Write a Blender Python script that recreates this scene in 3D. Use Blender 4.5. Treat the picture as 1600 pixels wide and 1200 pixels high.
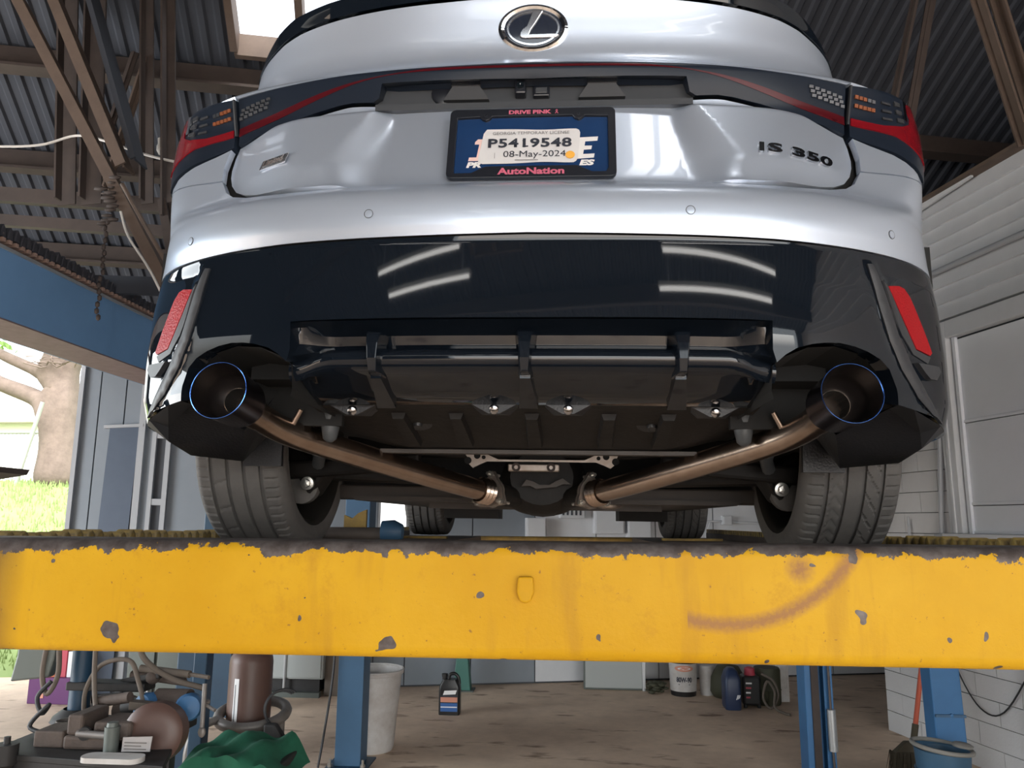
import bpy, bmesh, math, random
import numpy as np
from mathutils import Matrix, Vector
random.seed(7)
PI = math.pi
R_ = math.radians
C = bpy.context.scene.collection
for o in list(bpy.data.objects):
    bpy.data.objects.remove(o)
scene = bpy.context.scene
CZ = 1.62                       # lens height above the floor; geometry below is measured from the lens height

# ------------------------------------------------------------------ camera, sky, sun, area lights, exposure
cam_d = bpy.data.cameras.new('camera')
cam_d.sensor_width = 36.0
cam_d.lens = 1210 / 1600 * 36
cam_d.clip_start = 0.02
cam_o = bpy.data.objects.new('camera', cam_d)
C.objects.link(cam_o)
_p, _a, _r = R_(10.07), R_(4.1), R_(0.45)
_R0 = Vector((math.cos(_a), math.sin(_a), 0))
_F = Vector((-math.sin(_a) * math.cos(_p), math.cos(_a) * math.cos(_p), math.sin(_p)))
_U0 = _R0.cross(_F)
_Rt = _R0 * math.cos(_r) + _U0 * math.sin(_r)
_Up = _U0 * math.cos(_r) - _R0 * math.sin(_r)
cam_o.matrix_world = Matrix(((_Rt.x, _Up.x, -_F.x, 0.08), (_Rt.y, _Up.y, -_F.y, 0), (_Rt.z, _Up.z, -_F.z, CZ), (0, 0, 0, 1)))
scene.camera = cam_o

world = bpy.data.worlds.new('sky')
scene.world = world
world.use_nodes = True
_nt = world.node_tree
_nt.nodes.clear()
_sky = _nt.nodes.new('ShaderNodeTexSky')
_sky.sky_type = 'NISHITA'
_sky.sun_disc = False
_sky.sun_elevation = R_(48)
_sky.sun_rotation = R_(150)
_sky.air_density = 1.6
_sky.dust_density = 5.0
_sky.ozone_density = 1.0
_hs = _nt.nodes.new('ShaderNodeHueSaturation')
_hs.inputs['Saturation'].default_value = 0.25
_bg = _nt.nodes.new('ShaderNodeBackground')
_bg.inputs['Strength'].default_value = 0.8
_wo = _nt.nodes.new('ShaderNodeOutputWorld')
_nt.links.new(_sky.outputs[0], _hs.inputs['Color'])
_nt.links.new(_hs.outputs[0], _bg.inputs[0])
_nt.links.new(_bg.outputs[0], _wo.inputs[0])

_sun = bpy.data.lights.new('sun', 'SUN')
_sun.energy = 1.3
_sun.angle = R_(6)
_sun.color = (1.0, 0.96, 0.9)
_so = bpy.data.objects.new('sun', _sun)
C.objects.link(_so)
_so.rotation_euler = Vector((0.75, 0.35, -0.62)).to_track_quat('-Z', 'Y').to_euler()

BA = R_(13.5)                   # the building stands turned against the lift
def B(bx, by, z=0.0):           # building coordinates, z above the floor -> lens coordinates
    return (bx * math.cos(BA) - by * math.sin(BA), bx * math.sin(BA) + by * math.cos(BA), z - CZ)

def area(name, loc, target, sx, sy, power, col=(1, 1, 1)):
    l = bpy.data.lights.new(name, 'AREA')
    l.shape = 'RECTANGLE'; l.size = sx; l.size_y = sy; l.energy = power; l.color = col
    o = bpy.data.objects.new(name, l); C.objects.link(o)
    o.location = (loc[0], loc[1], loc[2] + CZ)
    d = Vector(target) - Vector(loc)
    o.rotation_euler = d.to_track_quat('-Z', 'Y').to_euler()
    return o
# daylight falling in through the open front door (behind the photographer)
area('front_door_daylight', B(0.6, -4.7, 1.75), B(0.6, 4, 1.75), 6.4, 3.0, 178, (0.88, 0.95, 1.0))
area('left_side_fill', B(-6.3, 3.7, 1.75), B(0, 3.0, 1.3), 4.0, 3.0, 420, (0.88, 0.95, 1.0))  # area lamp added at an unseen side opening, lights right wall and floor

vs = scene.view_settings
vs.view_transform = 'Standard'
vs.look = 'None'
vs.gamma = 1.0
vs.use_curve_mapping = False
vs.exposure = 0.0

# ------------------------------------------------------------------ materials
MATS = {}
def mat(name, col, rough=0.5, metal=0.0, coat=0.0, spec=0.5, noise=None, bump=None, emit=None, trans=0.0, alpha=None):
    """noise=(scale, amount, second colour)   bump=(scale, strength)"""
    m = bpy.data.materials.new(name); m.use_nodes = True
    nt = m.node_tree; b = nt.nodes['Principled BSDF']
    b.inputs['Base Color'].default_value = (*col, 1)
    b.inputs['Roughness'].default_value = rough
    b.inputs['Metallic'].default_value = metal
    b.inputs['Coat Weight'].default_value = coat
    b.inputs['Coat Roughness'].default_value = 0.03
    b.inputs['Specular IOR Level'].default_value = spec
    b.inputs['Transmission Weight'].default_value = trans
    if alpha is not None: b.inputs['Alpha'].default_value = alpha
    if emit:
        b.inputs['Emission Color'].default_value = (*emit[0], 1); b.inputs['Emission Strength'].default_value = emit[1]
    if noise or bump:
        tc = nt.nodes.new('ShaderNodeTexCoord')
    if noise:
        n = nt.nodes.new('ShaderNodeTexNoise'); n.inputs['Scale'].default_value = noise[0]; n.inputs['Detail'].default_value = 6
        n.inputs['Roughness'].default_value = 0.65
        r = nt.nodes.new('ShaderNodeValToRGB'); r.color_ramp.elements[0].position = 0.5 - noise[1] / 2; r.color_ramp.elements[1].position = 0.5 + noise[1] / 2
        r.color_ramp.elements[0].color = (*noise[2], 1); r.color_ramp.elements[1].color = (*col, 1)
        nt.links.new(tc.outputs['Object'], n.inputs['Vector']); nt.links.new(n.outputs['Fac'], r.inputs['Fac'])
        nt.links.new(r.outputs['Color'], b.inputs['Base Color'])
    if bump:
        n2 = nt.nodes.new('ShaderNodeTexNoise'); n2.inputs['Scale'].default_value = bump[0]; n2.inputs['Detail'].default_value = 4
        bp = nt.nodes.new('ShaderNodeBump'); bp.inputs['Strength'].default_value = bump[1]; bp.inputs['Distance'].default_value = 0.01
        nt.links.new(tc.outputs['Object'], n2.inputs['Vector']); nt.links.new(n2.outputs['Fac'], bp.inputs['Height'])
        nt.links.new(bp.outputs['Normal'], b.inputs['Normal'])
    MATS[name] = m
    return m

M_silver = mat('silver_paint', (0.56, 0.635, 0.75), 0.36, 0.58, coat=0.6)
M_black = mat('gloss_black', (0.006, 0.009, 0.014), 0.03, 0)
M_garnish = mat('smoked_black_lens', (0.014, 0.020, 0.032), 0.30, 0, spec=0.2)
M_bchrome = mat('badge_chrome', (0.46, 0.47, 0.49), 0.2, 1.0)
M_plast = mat('black_plastic', (0.016, 0.016, 0.018), 0.45, 0, bump=(160, 0.15))
M_dplast = mat('grey_black_plastic', (0.035, 0.037, 0.042), 0.5)
M_under = mat('underbody_black', (0.012, 0.0095, 0.008), 0.6, 0, spec=.3, noise=(9, 0.5, (0.006, 0.005, 0.0045)), bump=(30, 0.2))
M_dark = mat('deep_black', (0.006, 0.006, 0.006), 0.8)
M_red = mat('red_lens', (0.22, 0.006, 0.012), 0.12, 0, coat=0.7)
M_redrefl = mat('red_reflector', (0.34, 0.006, 0.010), 0.4, 0, spec=.2, bump=(220, 0.25))
M_dred = mat('dark_red_lens', (0.075, 0.006, 0.010), 0.25, 0, spec=.25)
M_chrome = mat('chrome', (0.82, 0.83, 0.85), 0.06, 1.0)
M_satin = mat('satin_chrome', (0.5, 0.5, 0.52), 0.22, 1.0)
M_led = mat('clear_led', (0.24, 0.25, 0.27), 0.15, 0.8)
M_amber = mat('amber_led', (0.30, 0.10, 0.045), 0.25, 0.3)
M_embl = mat('emblem_blue_black', (0.012, 0.018, 0.035), 0.05, 0.0, coat=1.0)
M_steel = mat('stainless_pipe', (0.52, 0.42, 0.35), 0.26, 1.0, noise=(14, 0.6, (0.36, 0.26, 0.20)))
M_rod = mat('hanger_rod_steel', (0.45, 0.36, 0.30), 0.35, 1.0)
M_tipin = mat('sooty_tip_inside', (0.034, 0.027, 0.025), 0.36, 0.6, noise=(20, 0.5, (0.018, 0.015, 0.015)))
M_blue_rim = mat('burnt_blue_rim', (0.10, 0.26, 0.80), 0.18, 1.0)
M_tipout = mat('burnt_tip_outside', (0.16, 0.12, 0.13), 0.25, 1.0, noise=(8, 0.6, (0.05, 0.05, 0.09)))
M_bright = mat('bright_ring', (0.85, 0.75, 0.66), 0.25, 1.0)
M_rubber = mat('tyre_rubber', (0.125, 0.116, 0.108), 0.8, noise=(40, 0.6, (0.09, 0.084, 0.08)))
M_alloy = mat('dusty_wheel_metal', (0.05, 0.045, 0.04), 0.5, 0.6)
M_bolt = mat('zinc_bolt', (0.62, 0.60, 0.56), 0.3, 0.9)
M_alu = mat('cast_aluminium', (0.45, 0.40, 0.36), 0.42, 0.8, noise=(25, 0.5, (0.30, 0.24, 0.20)))
M_grime = mat('grey_brown_underpanel', (0.060, 0.048, 0.040), 0.6, 0, noise=(6, 0.7, (0.032, 0.025, 0.021)))
M_rubberhang = mat('grey_rubber', (0.06, 0.065, 0.07), 0.5)
M_glass = mat('dark_window_glass', (0.008, 0.012, 0.016), 0.04, 0, coat=0.5)
M_plateblue = mat('plate_navy', (0.010, 0.035, 0.11), 0.18, 0, coat=0.5, noise=(9, 0.6, (0.014, 0.05, 0.15)))
M_frame = mat('plate_frame_plastic', (0.014, 0.016, 0.022), 0.3)
M_pink = mat('pink_print', (0.62, 0.14, 0.22), 0.45)
M_white = mat('white_print', (0.80, 0.80, 0.80), 0.45)
M_pinkwhite = mat('pale_pink_print', (0.85, 0.62, 0.58), 0.45)
M_paper = mat('white_paper', (0.74, 0.74, 0.75), 0.5, noise=(14, 0.7, (0.66, 0.66, 0.67)))
M_ink = mat('dark_ink', (0.03, 0.035, 0.05), 0.5)
M_inkgrey = mat('grey_ink', (0.16, 0.16, 0.17), 0.5)
M_orange = mat('orange_sticker', (0.95, 0.48, 0.08), 0.4)

M_liftgrey = mat('worn_grey_steel', (0.17, 0.15, 0.145), 0.42, 0.5, noise=(18, 0.7, (0.09, 0.075, 0.07)))
M_dullyellow = mat('dull_worn_yellow', (0.56, 0.36, 0.07), 0.6, 0, noise=(14, 0.55, (0.20, 0.13, 0.06)))
M_lug = mat('worn_yellow_lug', (0.46, 0.31, 0.07), 0.55, 0, noise=(45, 0.35, (0.14, 0.11, 0.07)))
M_runway = mat('runway_steel', (0.14, 0.11, 0.09), 0.6, 0.3, noise=(12, 0.6, (0.07, 0.055, 0.05)))
M_bluelift = mat('blue_lift_paint', (0.045, 0.115, 0.21), 0.5, 0, noise=(4, 0.6, (0.035, 0.09, 0.165)))
M_runblue = mat('hazed_blue_paint', (0.15, 0.29, 0.49), 0.5, 0, noise=(3, 0.6, (0.125, 0.245, 0.42)))  # blue lift paint, base colour lightened to carry haze
M_bluebright = mat('bright_blue_paint', (0.04, 0.16, 0.36), 0.5, 0, noise=(5, 0.6, (0.03, 0.12, 0.27)))
M_bluedark = mat('dark_blue_paint', (0.012, 0.055, 0.105), 0.5, 0, noise=(5, 0.6, (0.010, 0.035, 0.07)))
M_pinkgrey = mat('floor_bounce_pink', (0.22, 0.16, 0.16), 0.65, 0, noise=(12, 0.6, (0.14, 0.09, 0.09)))  # pinkish light from the floor put into the underside colour
M_chain = mat('greasy_grating', (0.055, 0.055, 0.065), 0.5, 0.4)
M_slat = mat('rusty_slat', (0.30, 0.20, 0.16), 0.6, 0.1)

def floor_mat():
    m = mat('stained_concrete', (0.30, 0.24, 0.19), 0.75)
    nt = m.node_tree; b = nt.nodes['Principled BSDF']
    tc = nt.nodes.new('ShaderNodeTexCoord')
    n1 = nt.nodes.new('ShaderNodeTexNoise'); n1.inputs['Scale'].default_value = 0.9; n1.inputs['Detail'].default_value = 8; n1.inputs['Roughness'].default_value = 0.7
    mp = nt.nodes.new('ShaderNodeMapping'); mp.inputs['Scale'].default_value = (1.0, 2.6, 1)
    n2 = nt.nodes.new('ShaderNodeTexNoise'); n2.inputs['Scale'].default_value = 3.4; n2.inputs['Detail'].default_value = 5
    r1 = nt.nodes.new('ShaderNodeValToRGB'); r1.color_ramp.elements[0].position = .36; r1.color_ramp.elements[1].position = .62
    r1.color_ramp.elements[0].color = (.48, .355, .265, 1); r1.color_ramp.elements[1].color = (.72, .555, .415, 1)
    r2 = nt.nodes.new('ShaderNodeValToRGB'); r2.color_ramp.elements[0].position = .30; r2.color_ramp.elements[1].position = .40
    r2.color_ramp.elements[0].color = (.42, .37, .34, 1); r2.color_ramp.elements[1].color = (1, 1, 1, 1)
    mx = nt.nodes.new('ShaderNodeMix'); mx.data_type = 'RGBA'; mx.blend_type = 'MULTIPLY'; mx.inputs['Factor'].default_value = 1
    L = nt.links.new
    L(tc.outputs['Object'], n1.inputs['Vector']); L(tc.outputs['Object'], mp.inputs['Vector']); L(mp.outputs[0], n2.inputs['Vector'])
    L(n1.outputs['Fac'], r1.inputs[0]); L(n2.outputs['Fac'], r2.inputs[0])
    L(r1.outputs[0], mx.inputs[6]); L(r2.outputs[0], mx.inputs[7]); L(mx.outputs[2], b.inputs['Base Color'])
    return m
M_floor = floor_mat()
M_wallwhite = mat('painted_block', (0.62, 0.61, 0.61), 0.7, 0, noise=(2.5, 0.6, (0.54, 0.53, 0.53)), bump=(60, 0.15))
M_wallgrey = mat('grey_sheet_metal', (0.235, 0.262, 0.295), 0.55, 0.1, noise=(1.6, 0.7, (0.18, 0.205, 0.235)))
M_siding = mat('painted_siding', (0.66, 0.67, 0.69), 0.6, 0, noise=(3, 0.6, (0.56, 0.57, 0.59)))
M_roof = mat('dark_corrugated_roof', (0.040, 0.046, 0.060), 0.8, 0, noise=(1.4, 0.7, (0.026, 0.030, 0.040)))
M_beam = mat('brown_steel', (0.066, 0.048, 0.041), 0.75, 0, noise=(7, 0.6, (0.036, 0.027, 0.024)))
M_tan = mat('tan_steel', (0.135, 0.095, 0.072), 0.7, 0, noise=(7, 0.6, (0.08, 0.056, 0.044)))
M_seam = mat('dark_seam', (0.06, 0.065, 0.075), 0.7)
M_trim = mat('pale_trim', (0.37, 0.38, 0.40), 0.55)
M_doorgrey = mat('grey_door_paint', (0.78, 0.80, 0.84), 0.5, 0, noise=(2, 0.6, (0.72, 0.74, 0.78)))
M_wire = mat('white_cable', (0.55, 0.53, 0.50), 0.6)
M_dkwire = mat('black_cable', (0.02, 0.02, 0.022), 0.6)
M_tube = mat('lit_fluorescent', (1, 1, 1), 0.4, emit=((1.0, 0.98, 0.94), 9.0))
M_lampbody = mat('white_lamp_housing', (0.6, 0.6, 0.6), 0.5)
M_grass = mat('lawn_grass', (0.17, 0.25, 0.07), 0.9, 0, noise=(3, 0.7, (0.25, 0.32, 0.13)))
M_bark = mat('tree_bark', (0.20, 0.155, 0.13), 0.9, 0, noise=(6, 0.6, (0.10, 0.078, 0.064)), bump=(14, 0.8))
M_leaf = mat('pale_leaves', (0.22, 0.38, 0.10), 0.7)
M_galv = mat('galvanised', (0.45, 0.46, 0.47), 0.4, 0.6)
M_house = mat('white_house_paint', (0.75, 0.74, 0.72), 0.7)
M_houseroof = mat('house_roof', (0.40, 0.36, 0.33), 0.9)
M_brickred = mat('dull_red_brick', (0.30, 0.10, 0.08), 0.9)

def yellow_mat(x0, x1, zt, zb):
    """chipped yellow enamel; worn to steel along the top edge, a rusty scuff arc, small chips"""
    m = mat('chipped_yellow_enamel', (0.74, 0.40, 0.016), 0.5, spec=.15)
    nt = m.node_tree; b = nt.nodes['Principled BSDF']; N = nt.nodes.new; L = nt.links.new
    def val(op, a, c=None, clamp=False):
        n = N('ShaderNodeMath'); n.operation = op; n.use_clamp = clamp
        for i, s in enumerate((a, c)):
            if s is None: continue
            if isinstance(s, (int, float)): n.inputs[i].default_value = s
            else: L(s, n.inputs[i])
        return n.outputs[0]
    def noise(scale, detail=5, rough=.6, vec=None):
        n = N('ShaderNodeTexNoise'); n.inputs['Scale'].default_value = scale; n.inputs['Detail'].default_value = detail; n.inputs['Roughness'].default_value = rough
        L(vec or pos, n.inputs['Vector']); return n.outputs['Fac']
    def ramp(f, a, c, ca=(0, 0, 0, 1), cc=(1, 1, 1, 1)):
        r = N('ShaderNodeValToRGB'); r.color_ramp.elements[0].position = a; r.color_ramp.elements[1].position = c
        r.color_ramp.elements[0].color = ca; r.color_ramp.elements[1].color = cc
        L(f, r.inputs[0]); return r.outputs[0]
    def mix(f, a, c):
        n = N('ShaderNodeMix'); n.data_type = 'RGBA'; L(f, n.inputs[0])
        for i, s in ((6, a), (7, c)):
            if isinstance(s, tuple): n.inputs[i].default_value = s
            else: L(s, n.inputs[i])
        return n.outputs[2]
    geo = N('ShaderNodeNewGeometry'); pos = geo.outputs['Position']
    sep = N('ShaderNodeSeparateXYZ'); L(pos, sep.inputs[0]); x, y, z = sep.outputs
    base = mix(ramp(noise(2.2, 6), .35, .7), (0.52, 0.275, 0.008, 1), (0.62, 0.36, 0.018, 1))
    base = mix(ramp(noise(11, 8, .75), .62, .80), base, (0.50, 0.25, 0.03, 1))
    # fine speckle dirt
    base = mix(ramp(noise(95, 3), .68, .74), base, (0.30, 0.15, 0.03, 1))
    # downward grime streaks, blotchy stains, darker left end
    mp = N('ShaderNodeMapping'); mp.inputs['Scale'].default_value = (16, 16, 2.2); L(pos, mp.inputs[0])
    base = mix(ramp(noise(1.0, 4, .6, mp.outputs[0]), .56, .86), base, (0.40, 0.205, 0.02, 1))
    base = mix(ramp(noise(4.5, 9, .8), .56, .74), base, (0.44, 0.225, 0.016, 1))
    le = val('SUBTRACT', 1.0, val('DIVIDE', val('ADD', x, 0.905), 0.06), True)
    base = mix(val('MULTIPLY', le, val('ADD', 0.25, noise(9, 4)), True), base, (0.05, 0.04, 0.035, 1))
    # rusty scuff arc and blotch
    cx, cz, rr = 0.331, CZ + 0.084, 0.243
    dx = val('SUBTRACT', x, cx); dz = val('SUBTRACT', z, cz)
    d = val('SQRT', val('ADD', val('MULTIPLY', dx, dx), val('MULTIPLY', dz, dz)))
    band = val('SUBTRACT', 1.0, val('DIVIDE', val('ABSOLUTE', val('SUBTRACT', d, rr)), 0.019), True)
    band = val('MULTIPLY', band, val('GREATER_THAN', dx, -0.06))
    ex = val('SUBTRACT', x, 0.450); ez = val('SUBTRACT', z, CZ - 0.072)
    e = val('SQRT', val('ADD', val('MULTIPLY', ex, ex), val('MULTIPLY', ez, ez)))
    blot = val('SUBTRACT', 1.0, val('DIVIDE', e, 0.032), True)
    sc = val('MULTIPLY', val('MAXIMUM', band, blot), val('ADD', 0.35, noise(150, 2)))
    base = mix(ramp(sc, .12, .75), base, (0.33, 0.165, 0.06, 1))
    # bare steel: top edge with ragged border, chips at the bottom
    rag = val('ADD', val('MULTIPLY', noise(8, 3), 0.055), val('MULTIPLY', noise(38, 8, .7), 0.060))
    topm = val('MAXIMUM', val('GREATER_THAN', val('ADD', z, rag), zt + 0.0405), val('GREATER_THAN', z, zt - 0.0045))
    n3 = noise(21, 2, .4); 
    chipt = val('ADD', 0.695, val('MULTIPLY', val('DIVIDE', val('SUBTRACT', z, zb), zt - zb), 0.03))
    chip = val('GREATER_THAN', n3, chipt)
    bare = val('MAXIMUM', topm, chip)
    steel = mix(ramp(noise(30, 5), .4, .65), (0.085, 0.070, 0.066, 1), (0.16, 0.14, 0.135, 1))
    L(mix(bare, base, steel), b.inputs['Base Color'])
    L(val('MULTIPLY', bare, 0.35), b.inputs['Metallic'])
    bp = N('ShaderNodeBump'); bp.inputs['Strength'].default_value = 0.32; bp.inputs['Distance'].default_value = 0.006
    h = val('ADD', val('MULTIPLY', noise(26, 5, .6), 1.0), val('MULTIPLY', bare, -0.5))
    L(h, bp.inputs['Height']); L(bp.outputs[0], b.inputs['Normal'])
    return m

# ------------------------------------------------------------------ mesh helpers (lens coordinates: x right, y into the picture, z from lens height)
ORG = {}
def bm_new(): return bmesh.new()
def add_box(bm, x0, x1, y0, y1, z0, z1):
    v = [bm.verts.new(p) for p in ((x0, y0, z0), (x1, y0, z0), (x1, y1, z0), (x0, y1, z0), (x0, y0, z1), (x1, y0, z1), (x1, y1, z1), (x0, y1, z1))]
    for f in ((0, 3, 2, 1), (4, 5, 6, 7), (0, 1, 5, 4), (1, 2, 6, 5), (2, 3, 7, 6), (3, 0, 4, 7)):
        bm.faces.new([v[i] for i in f])
    return v
def add_hull(bm, pts8):
    """eight corners ordered like add_box"""
    v = [bm.verts.new(p) for p in pts8]
    for f in ((0, 3, 2, 1), (4, 5, 6, 7), (0, 1, 5, 4), (1, 2, 6, 5), (2, 3, 7, 6), (3, 0, 4, 7)):
        bm.faces.new([v[i] for i in f])
def bbox_B(bm, bx0, bx1, by0, by1, z0, z1):
    add_hull(bm, [B(bx0, by0, z0), B(bx1, by0, z0), B(bx1, by1, z0), B(bx0, by1, z0), B(bx0, by0, z1), B(bx1, by0, z1), B(bx1, by1, z1), B(bx0, by1, z1)])
def add_bar(bm, a, b, w, d=None, up=(0, 0, 1)):
    """a square bar from a to b"""
    d = d or w
    a, b = Vector(a), Vector(b); t = (b - a).normalized()
    u = Vector(up)
    if abs(t.dot(u)) > .98: u = Vector((0, 1, 0))
    s = t.cross(u).normalized(); u = s.cross(t).normalized()
    add_hull(bm, [a - s * w / 2 - u * d / 2, a + s * w / 2 - u * d / 2, b + s * w / 2 - u * d / 2, b - s * w / 2 - u * d / 2,
                  a - s * w / 2 + u * d / 2, a + s * w / 2 + u * d / 2, b + s * w / 2 + u * d / 2, b - s * w / 2 + u * d / 2])
def add_tube(bm, pts, r, seg=10, cap=True, closed=False):
    pts = [Vector(p) for p in pts]
    rs = r if isinstance(r, (list, tuple)) else [r] * len(pts)
    rings = []; u = None
    n = len(pts)
    for i, p in enumerate(pts):
        if closed: t = (pts[(i + 1) % n] - pts[i - 1]).normalized()
        elif i == 0: t = (pts[1] - p).normalized()
        elif i == n - 1: t = (p - pts[-2]).normalized()
        else: t = ((pts[i + 1] - p).normalized() + (p - pts[i - 1]).normalized()).normalized()
        if u is None:
            u = Vector((0, 0, 1)) if abs(t.z) < .9 else Vector((1, 0, 0))
        u = (u - t * u.dot(t)).normalized(); s = t.cross(u)
        rings.append([bm.verts.new(p + (u * math.cos(2 * PI * k / seg) + s * math.sin(2 * PI * k / seg)) * rs[i]) for k in range(seg)])
    m = n if closed else n - 1
    for i in range(m):
        A, Bq = rings[i], rings[(i + 1) % n]
        for k in range(seg):
            bm.faces.new((A[k], A[(k + 1) % seg], Bq[(k + 1) % seg], Bq[k]))
    if cap and not closed:
        bm.faces.new(rings[0][::-1]); bm.faces.new(rings[-1])
def add_lathe(bm, c, axis, prof, seg=32, capa=False, capb=False, sx=1.0):
    """prof: (distance along axis, radius)"""
    c = Vector(c); t = Vector(axis).normalized()
    u = Vector((0, 0, 1)) if abs(t.z) < .9 else Vector((1, 0, 0))
    u = (u - t * u.dot(t)).normalized(); s = t.cross(u)
    rings = [[bm.verts.new(c + t * d + (u * math.cos(2 * PI * k / seg) + s * math.sin(2 * PI * k / seg) * sx) * r) for k in range(seg)] for d, r in prof]
    for A, Bq in zip(rings, rings[1:]):
        for k in range(seg):
            bm.faces.new((A[k], A[(k + 1) % seg], Bq[(k + 1) % seg], Bq[k]))
    if capa: bm.faces.new(rings[0][::-1])
    if capb: bm.faces.new(rings[-1])
def add_prism(bm, poly, d):
    """poly: 3-D points of a planar outline, pushed along d"""
    d = Vector(d)
    A = [bm.verts.new(p) for p in poly]; Bq = [bm.verts.new(Vector(p) + d) for p in poly]
    f1 = bm.faces.new(A); f2 = bm.faces.new(Bq[::-1]); n = len(A)
    for i in range(n):
        bm.faces.new((A[i], Bq[i], Bq[(i + 1) % n], A[(i + 1) % n]))
def add_grid(bm, rows, close=False):
    V = [[bm.verts.new(p) for p in r] for r in rows]
    for a, b in zip(V, V[1:]):
        n = len(a)
        for k in range(n if close else n - 1):
            bm.faces.new((a[k], a[(k + 1) % n], b[(k + 1) % n], b[k]))
    return V
def add_sphere(bm, c, r, sub=2, scale=(1, 1, 1)):
    bmesh.ops.create_icosphere(bm, subdivisions=sub, radius=r, matrix=Matrix.Translation(c) @ Matrix.Diagonal((*scale, 1)))

def mk(name, bm, m, parent=None, label=None, cat=None, group=None, kind=None, smooth=None, bevel=None, fixn=True, me=None):
    if me is None:
        if fixn: bmesh.ops.recalc_face_normals(bm, faces=bm.faces[:])
        me = bpy.data.meshes.new(name)
        bm.to_mesh(me); bm.free()
    n = len(me.vertices)
    co = np.empty(n * 3, np.float32); me.vertices.foreach_get('co', co); co = co.reshape(-1, 3)
    org = Vector(((co[:, 0].min() + co[:, 0].max()) / 2, (co[:, 1].min() + co[:, 1].max()) / 2, co[:, 2].min()))
    me.transform(Matrix.Translation(-org))
    for mm in (m if isinstance(m, (list, tuple)) else [m]): me.materials.append(mm)
    o = bpy.data.objects.new(name, me); C.objects.link(o)
    loc = org + Vector((0, 0, CZ)); o.location = loc; ORG[o.name] = loc
    if smooth is not None:
        for p in me.polygons: p.use_smooth = True
        me.set_sharp_from_angle(angle=R_(smooth))
    if bevel:
        b = o.modifiers.new('bevel', 'BEVEL'); b.width = bevel; b.segments = 2; b.limit_method = 'ANGLE'; b.angle_limit = R_(40)
    par(o, parent); tag(o, label, cat, group, kind)
    return o
def par(o, parent):
    if parent is not None:
        o.parent = parent; o.matrix_parent_inverse = Matrix.Translation(-ORG[parent.name])
def tag(o, label=None, cat=None, group=None, kind=None):
    if label: o['label'] = label
    if cat: o['category'] = cat
    if group: o['group'] = group
    if kind: o['kind'] = kind
def thing(name, label, cat, loc, group=None):
    o = bpy.data.objects.new(name, None); C.objects.link(o)
    o.empty_display_size = .1
    loc = Vector(loc) + Vector((0, 0, CZ)); o.location = loc; ORG[o.name] = loc
    tag(o, label, cat, group); return o
def dup(o, d, parent=None, name=None):
    """a copy of one mesh object, moved by d"""
    c = o.copy(); C.objects.link(c)
    if name: c.name = name
    loc = ORG[o.name] + Vector(d); c.location = loc; ORG[c.name] = loc
    par(c, parent if parent is not None else o.parent); return c
def mirror_bm(bm):
    """mirrored copy across the car centre plane"""
    b2 = bm.copy()
    for v in b2.verts: v.co.x = -v.co.x
    bmesh.ops.reverse_faces(b2, faces=b2.faces[:])
    return b2
def cr(pts, n=6):
    """Catmull-Rom through the points"""
    P = [np.array(p, float) for p in pts]; P = [2 * P[0] - P[1]] + P + [2 * P[-1] - P[-2]]
    out = []
    for i in range(1, len(P) - 2):
        for k in range(n):
            t = k / n
            out.append(tuple(0.5 * ((2 * P[i]) + (-P[i - 1] + P[i + 1]) * t + (2 * P[i - 1] - 5 * P[i] + 4 * P[i + 1] - P[i + 2]) * t * t + (-P[i - 1] + 3 * P[i] - 3 * P[i + 1] + P[i + 2]) * t ** 3)))
    out.append(tuple(P[-2])); return out
def text_bm(s, size, bold=0.0, shear=0.0, extrude=0.0, width=None, space=1.0):
    """lettering in the xy plane, centred on x, base line at y=0; width fits it"""
    cu = bpy.data.curves.new('lettering', 'FONT'); cu.body = s; cu.size = size; cu.offset = bold; cu.shear = shear; cu.extrude = extrude
    cu.space_character = space; cu.resolution_u = 3; cu.align_x = 'CENTER'
    o = bpy.data.objects.new('lettering', cu); C.objects.link(o)
    dg = bpy.context.evaluated_depsgraph_get()
    me = bpy.data.meshes.new_from_object(o.evaluated_get(dg))
    bm = bmesh.new(); bm.from_mesh(me)
    bpy.data.objects.remove(o); bpy.data.curves.remove(cu); bpy.data.meshes.remove(me)
    xs = [v.co.x for v in bm.verts]
    if width:
        k = width / (max(xs) - min(xs)); c = (max(xs) + min(xs)) / 2
        for v in bm.verts: v.co.x = (v.co.x - c) * k
    return bm
def place(bm, o, r, u, n):
    """map local xyz onto right, up, outward"""
    o, r, u, n = Vector(o), Vector(r), Vector(u), Vector(n)
    for v in bm.verts: v.co = o + r * v.co.x + u * v.co.y + n * v.co.z
    return bm
# ================================================================== the building (turned by BA)
BW, RX, LX, FY = 8.1, 4.15, -6.6, -5.0         # back wall, right wall, left side, front wall
EAVE, SLOPE, RIDGE = 3.16, 0.55, 1.6
def roof_z(by): return EAVE + SLOPE * (BW - by) if by > RIDGE else EAVE + SLOPE * (BW - RIDGE) - SLOPE * (RIDGE - by)

bm = bm_new(); bbox_B(bm, LX - 3, 9.8, FY - 4, BW + 1.0, -0.12, 0.0)
mk('floor', bm, M_floor, kind='structure')

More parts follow.
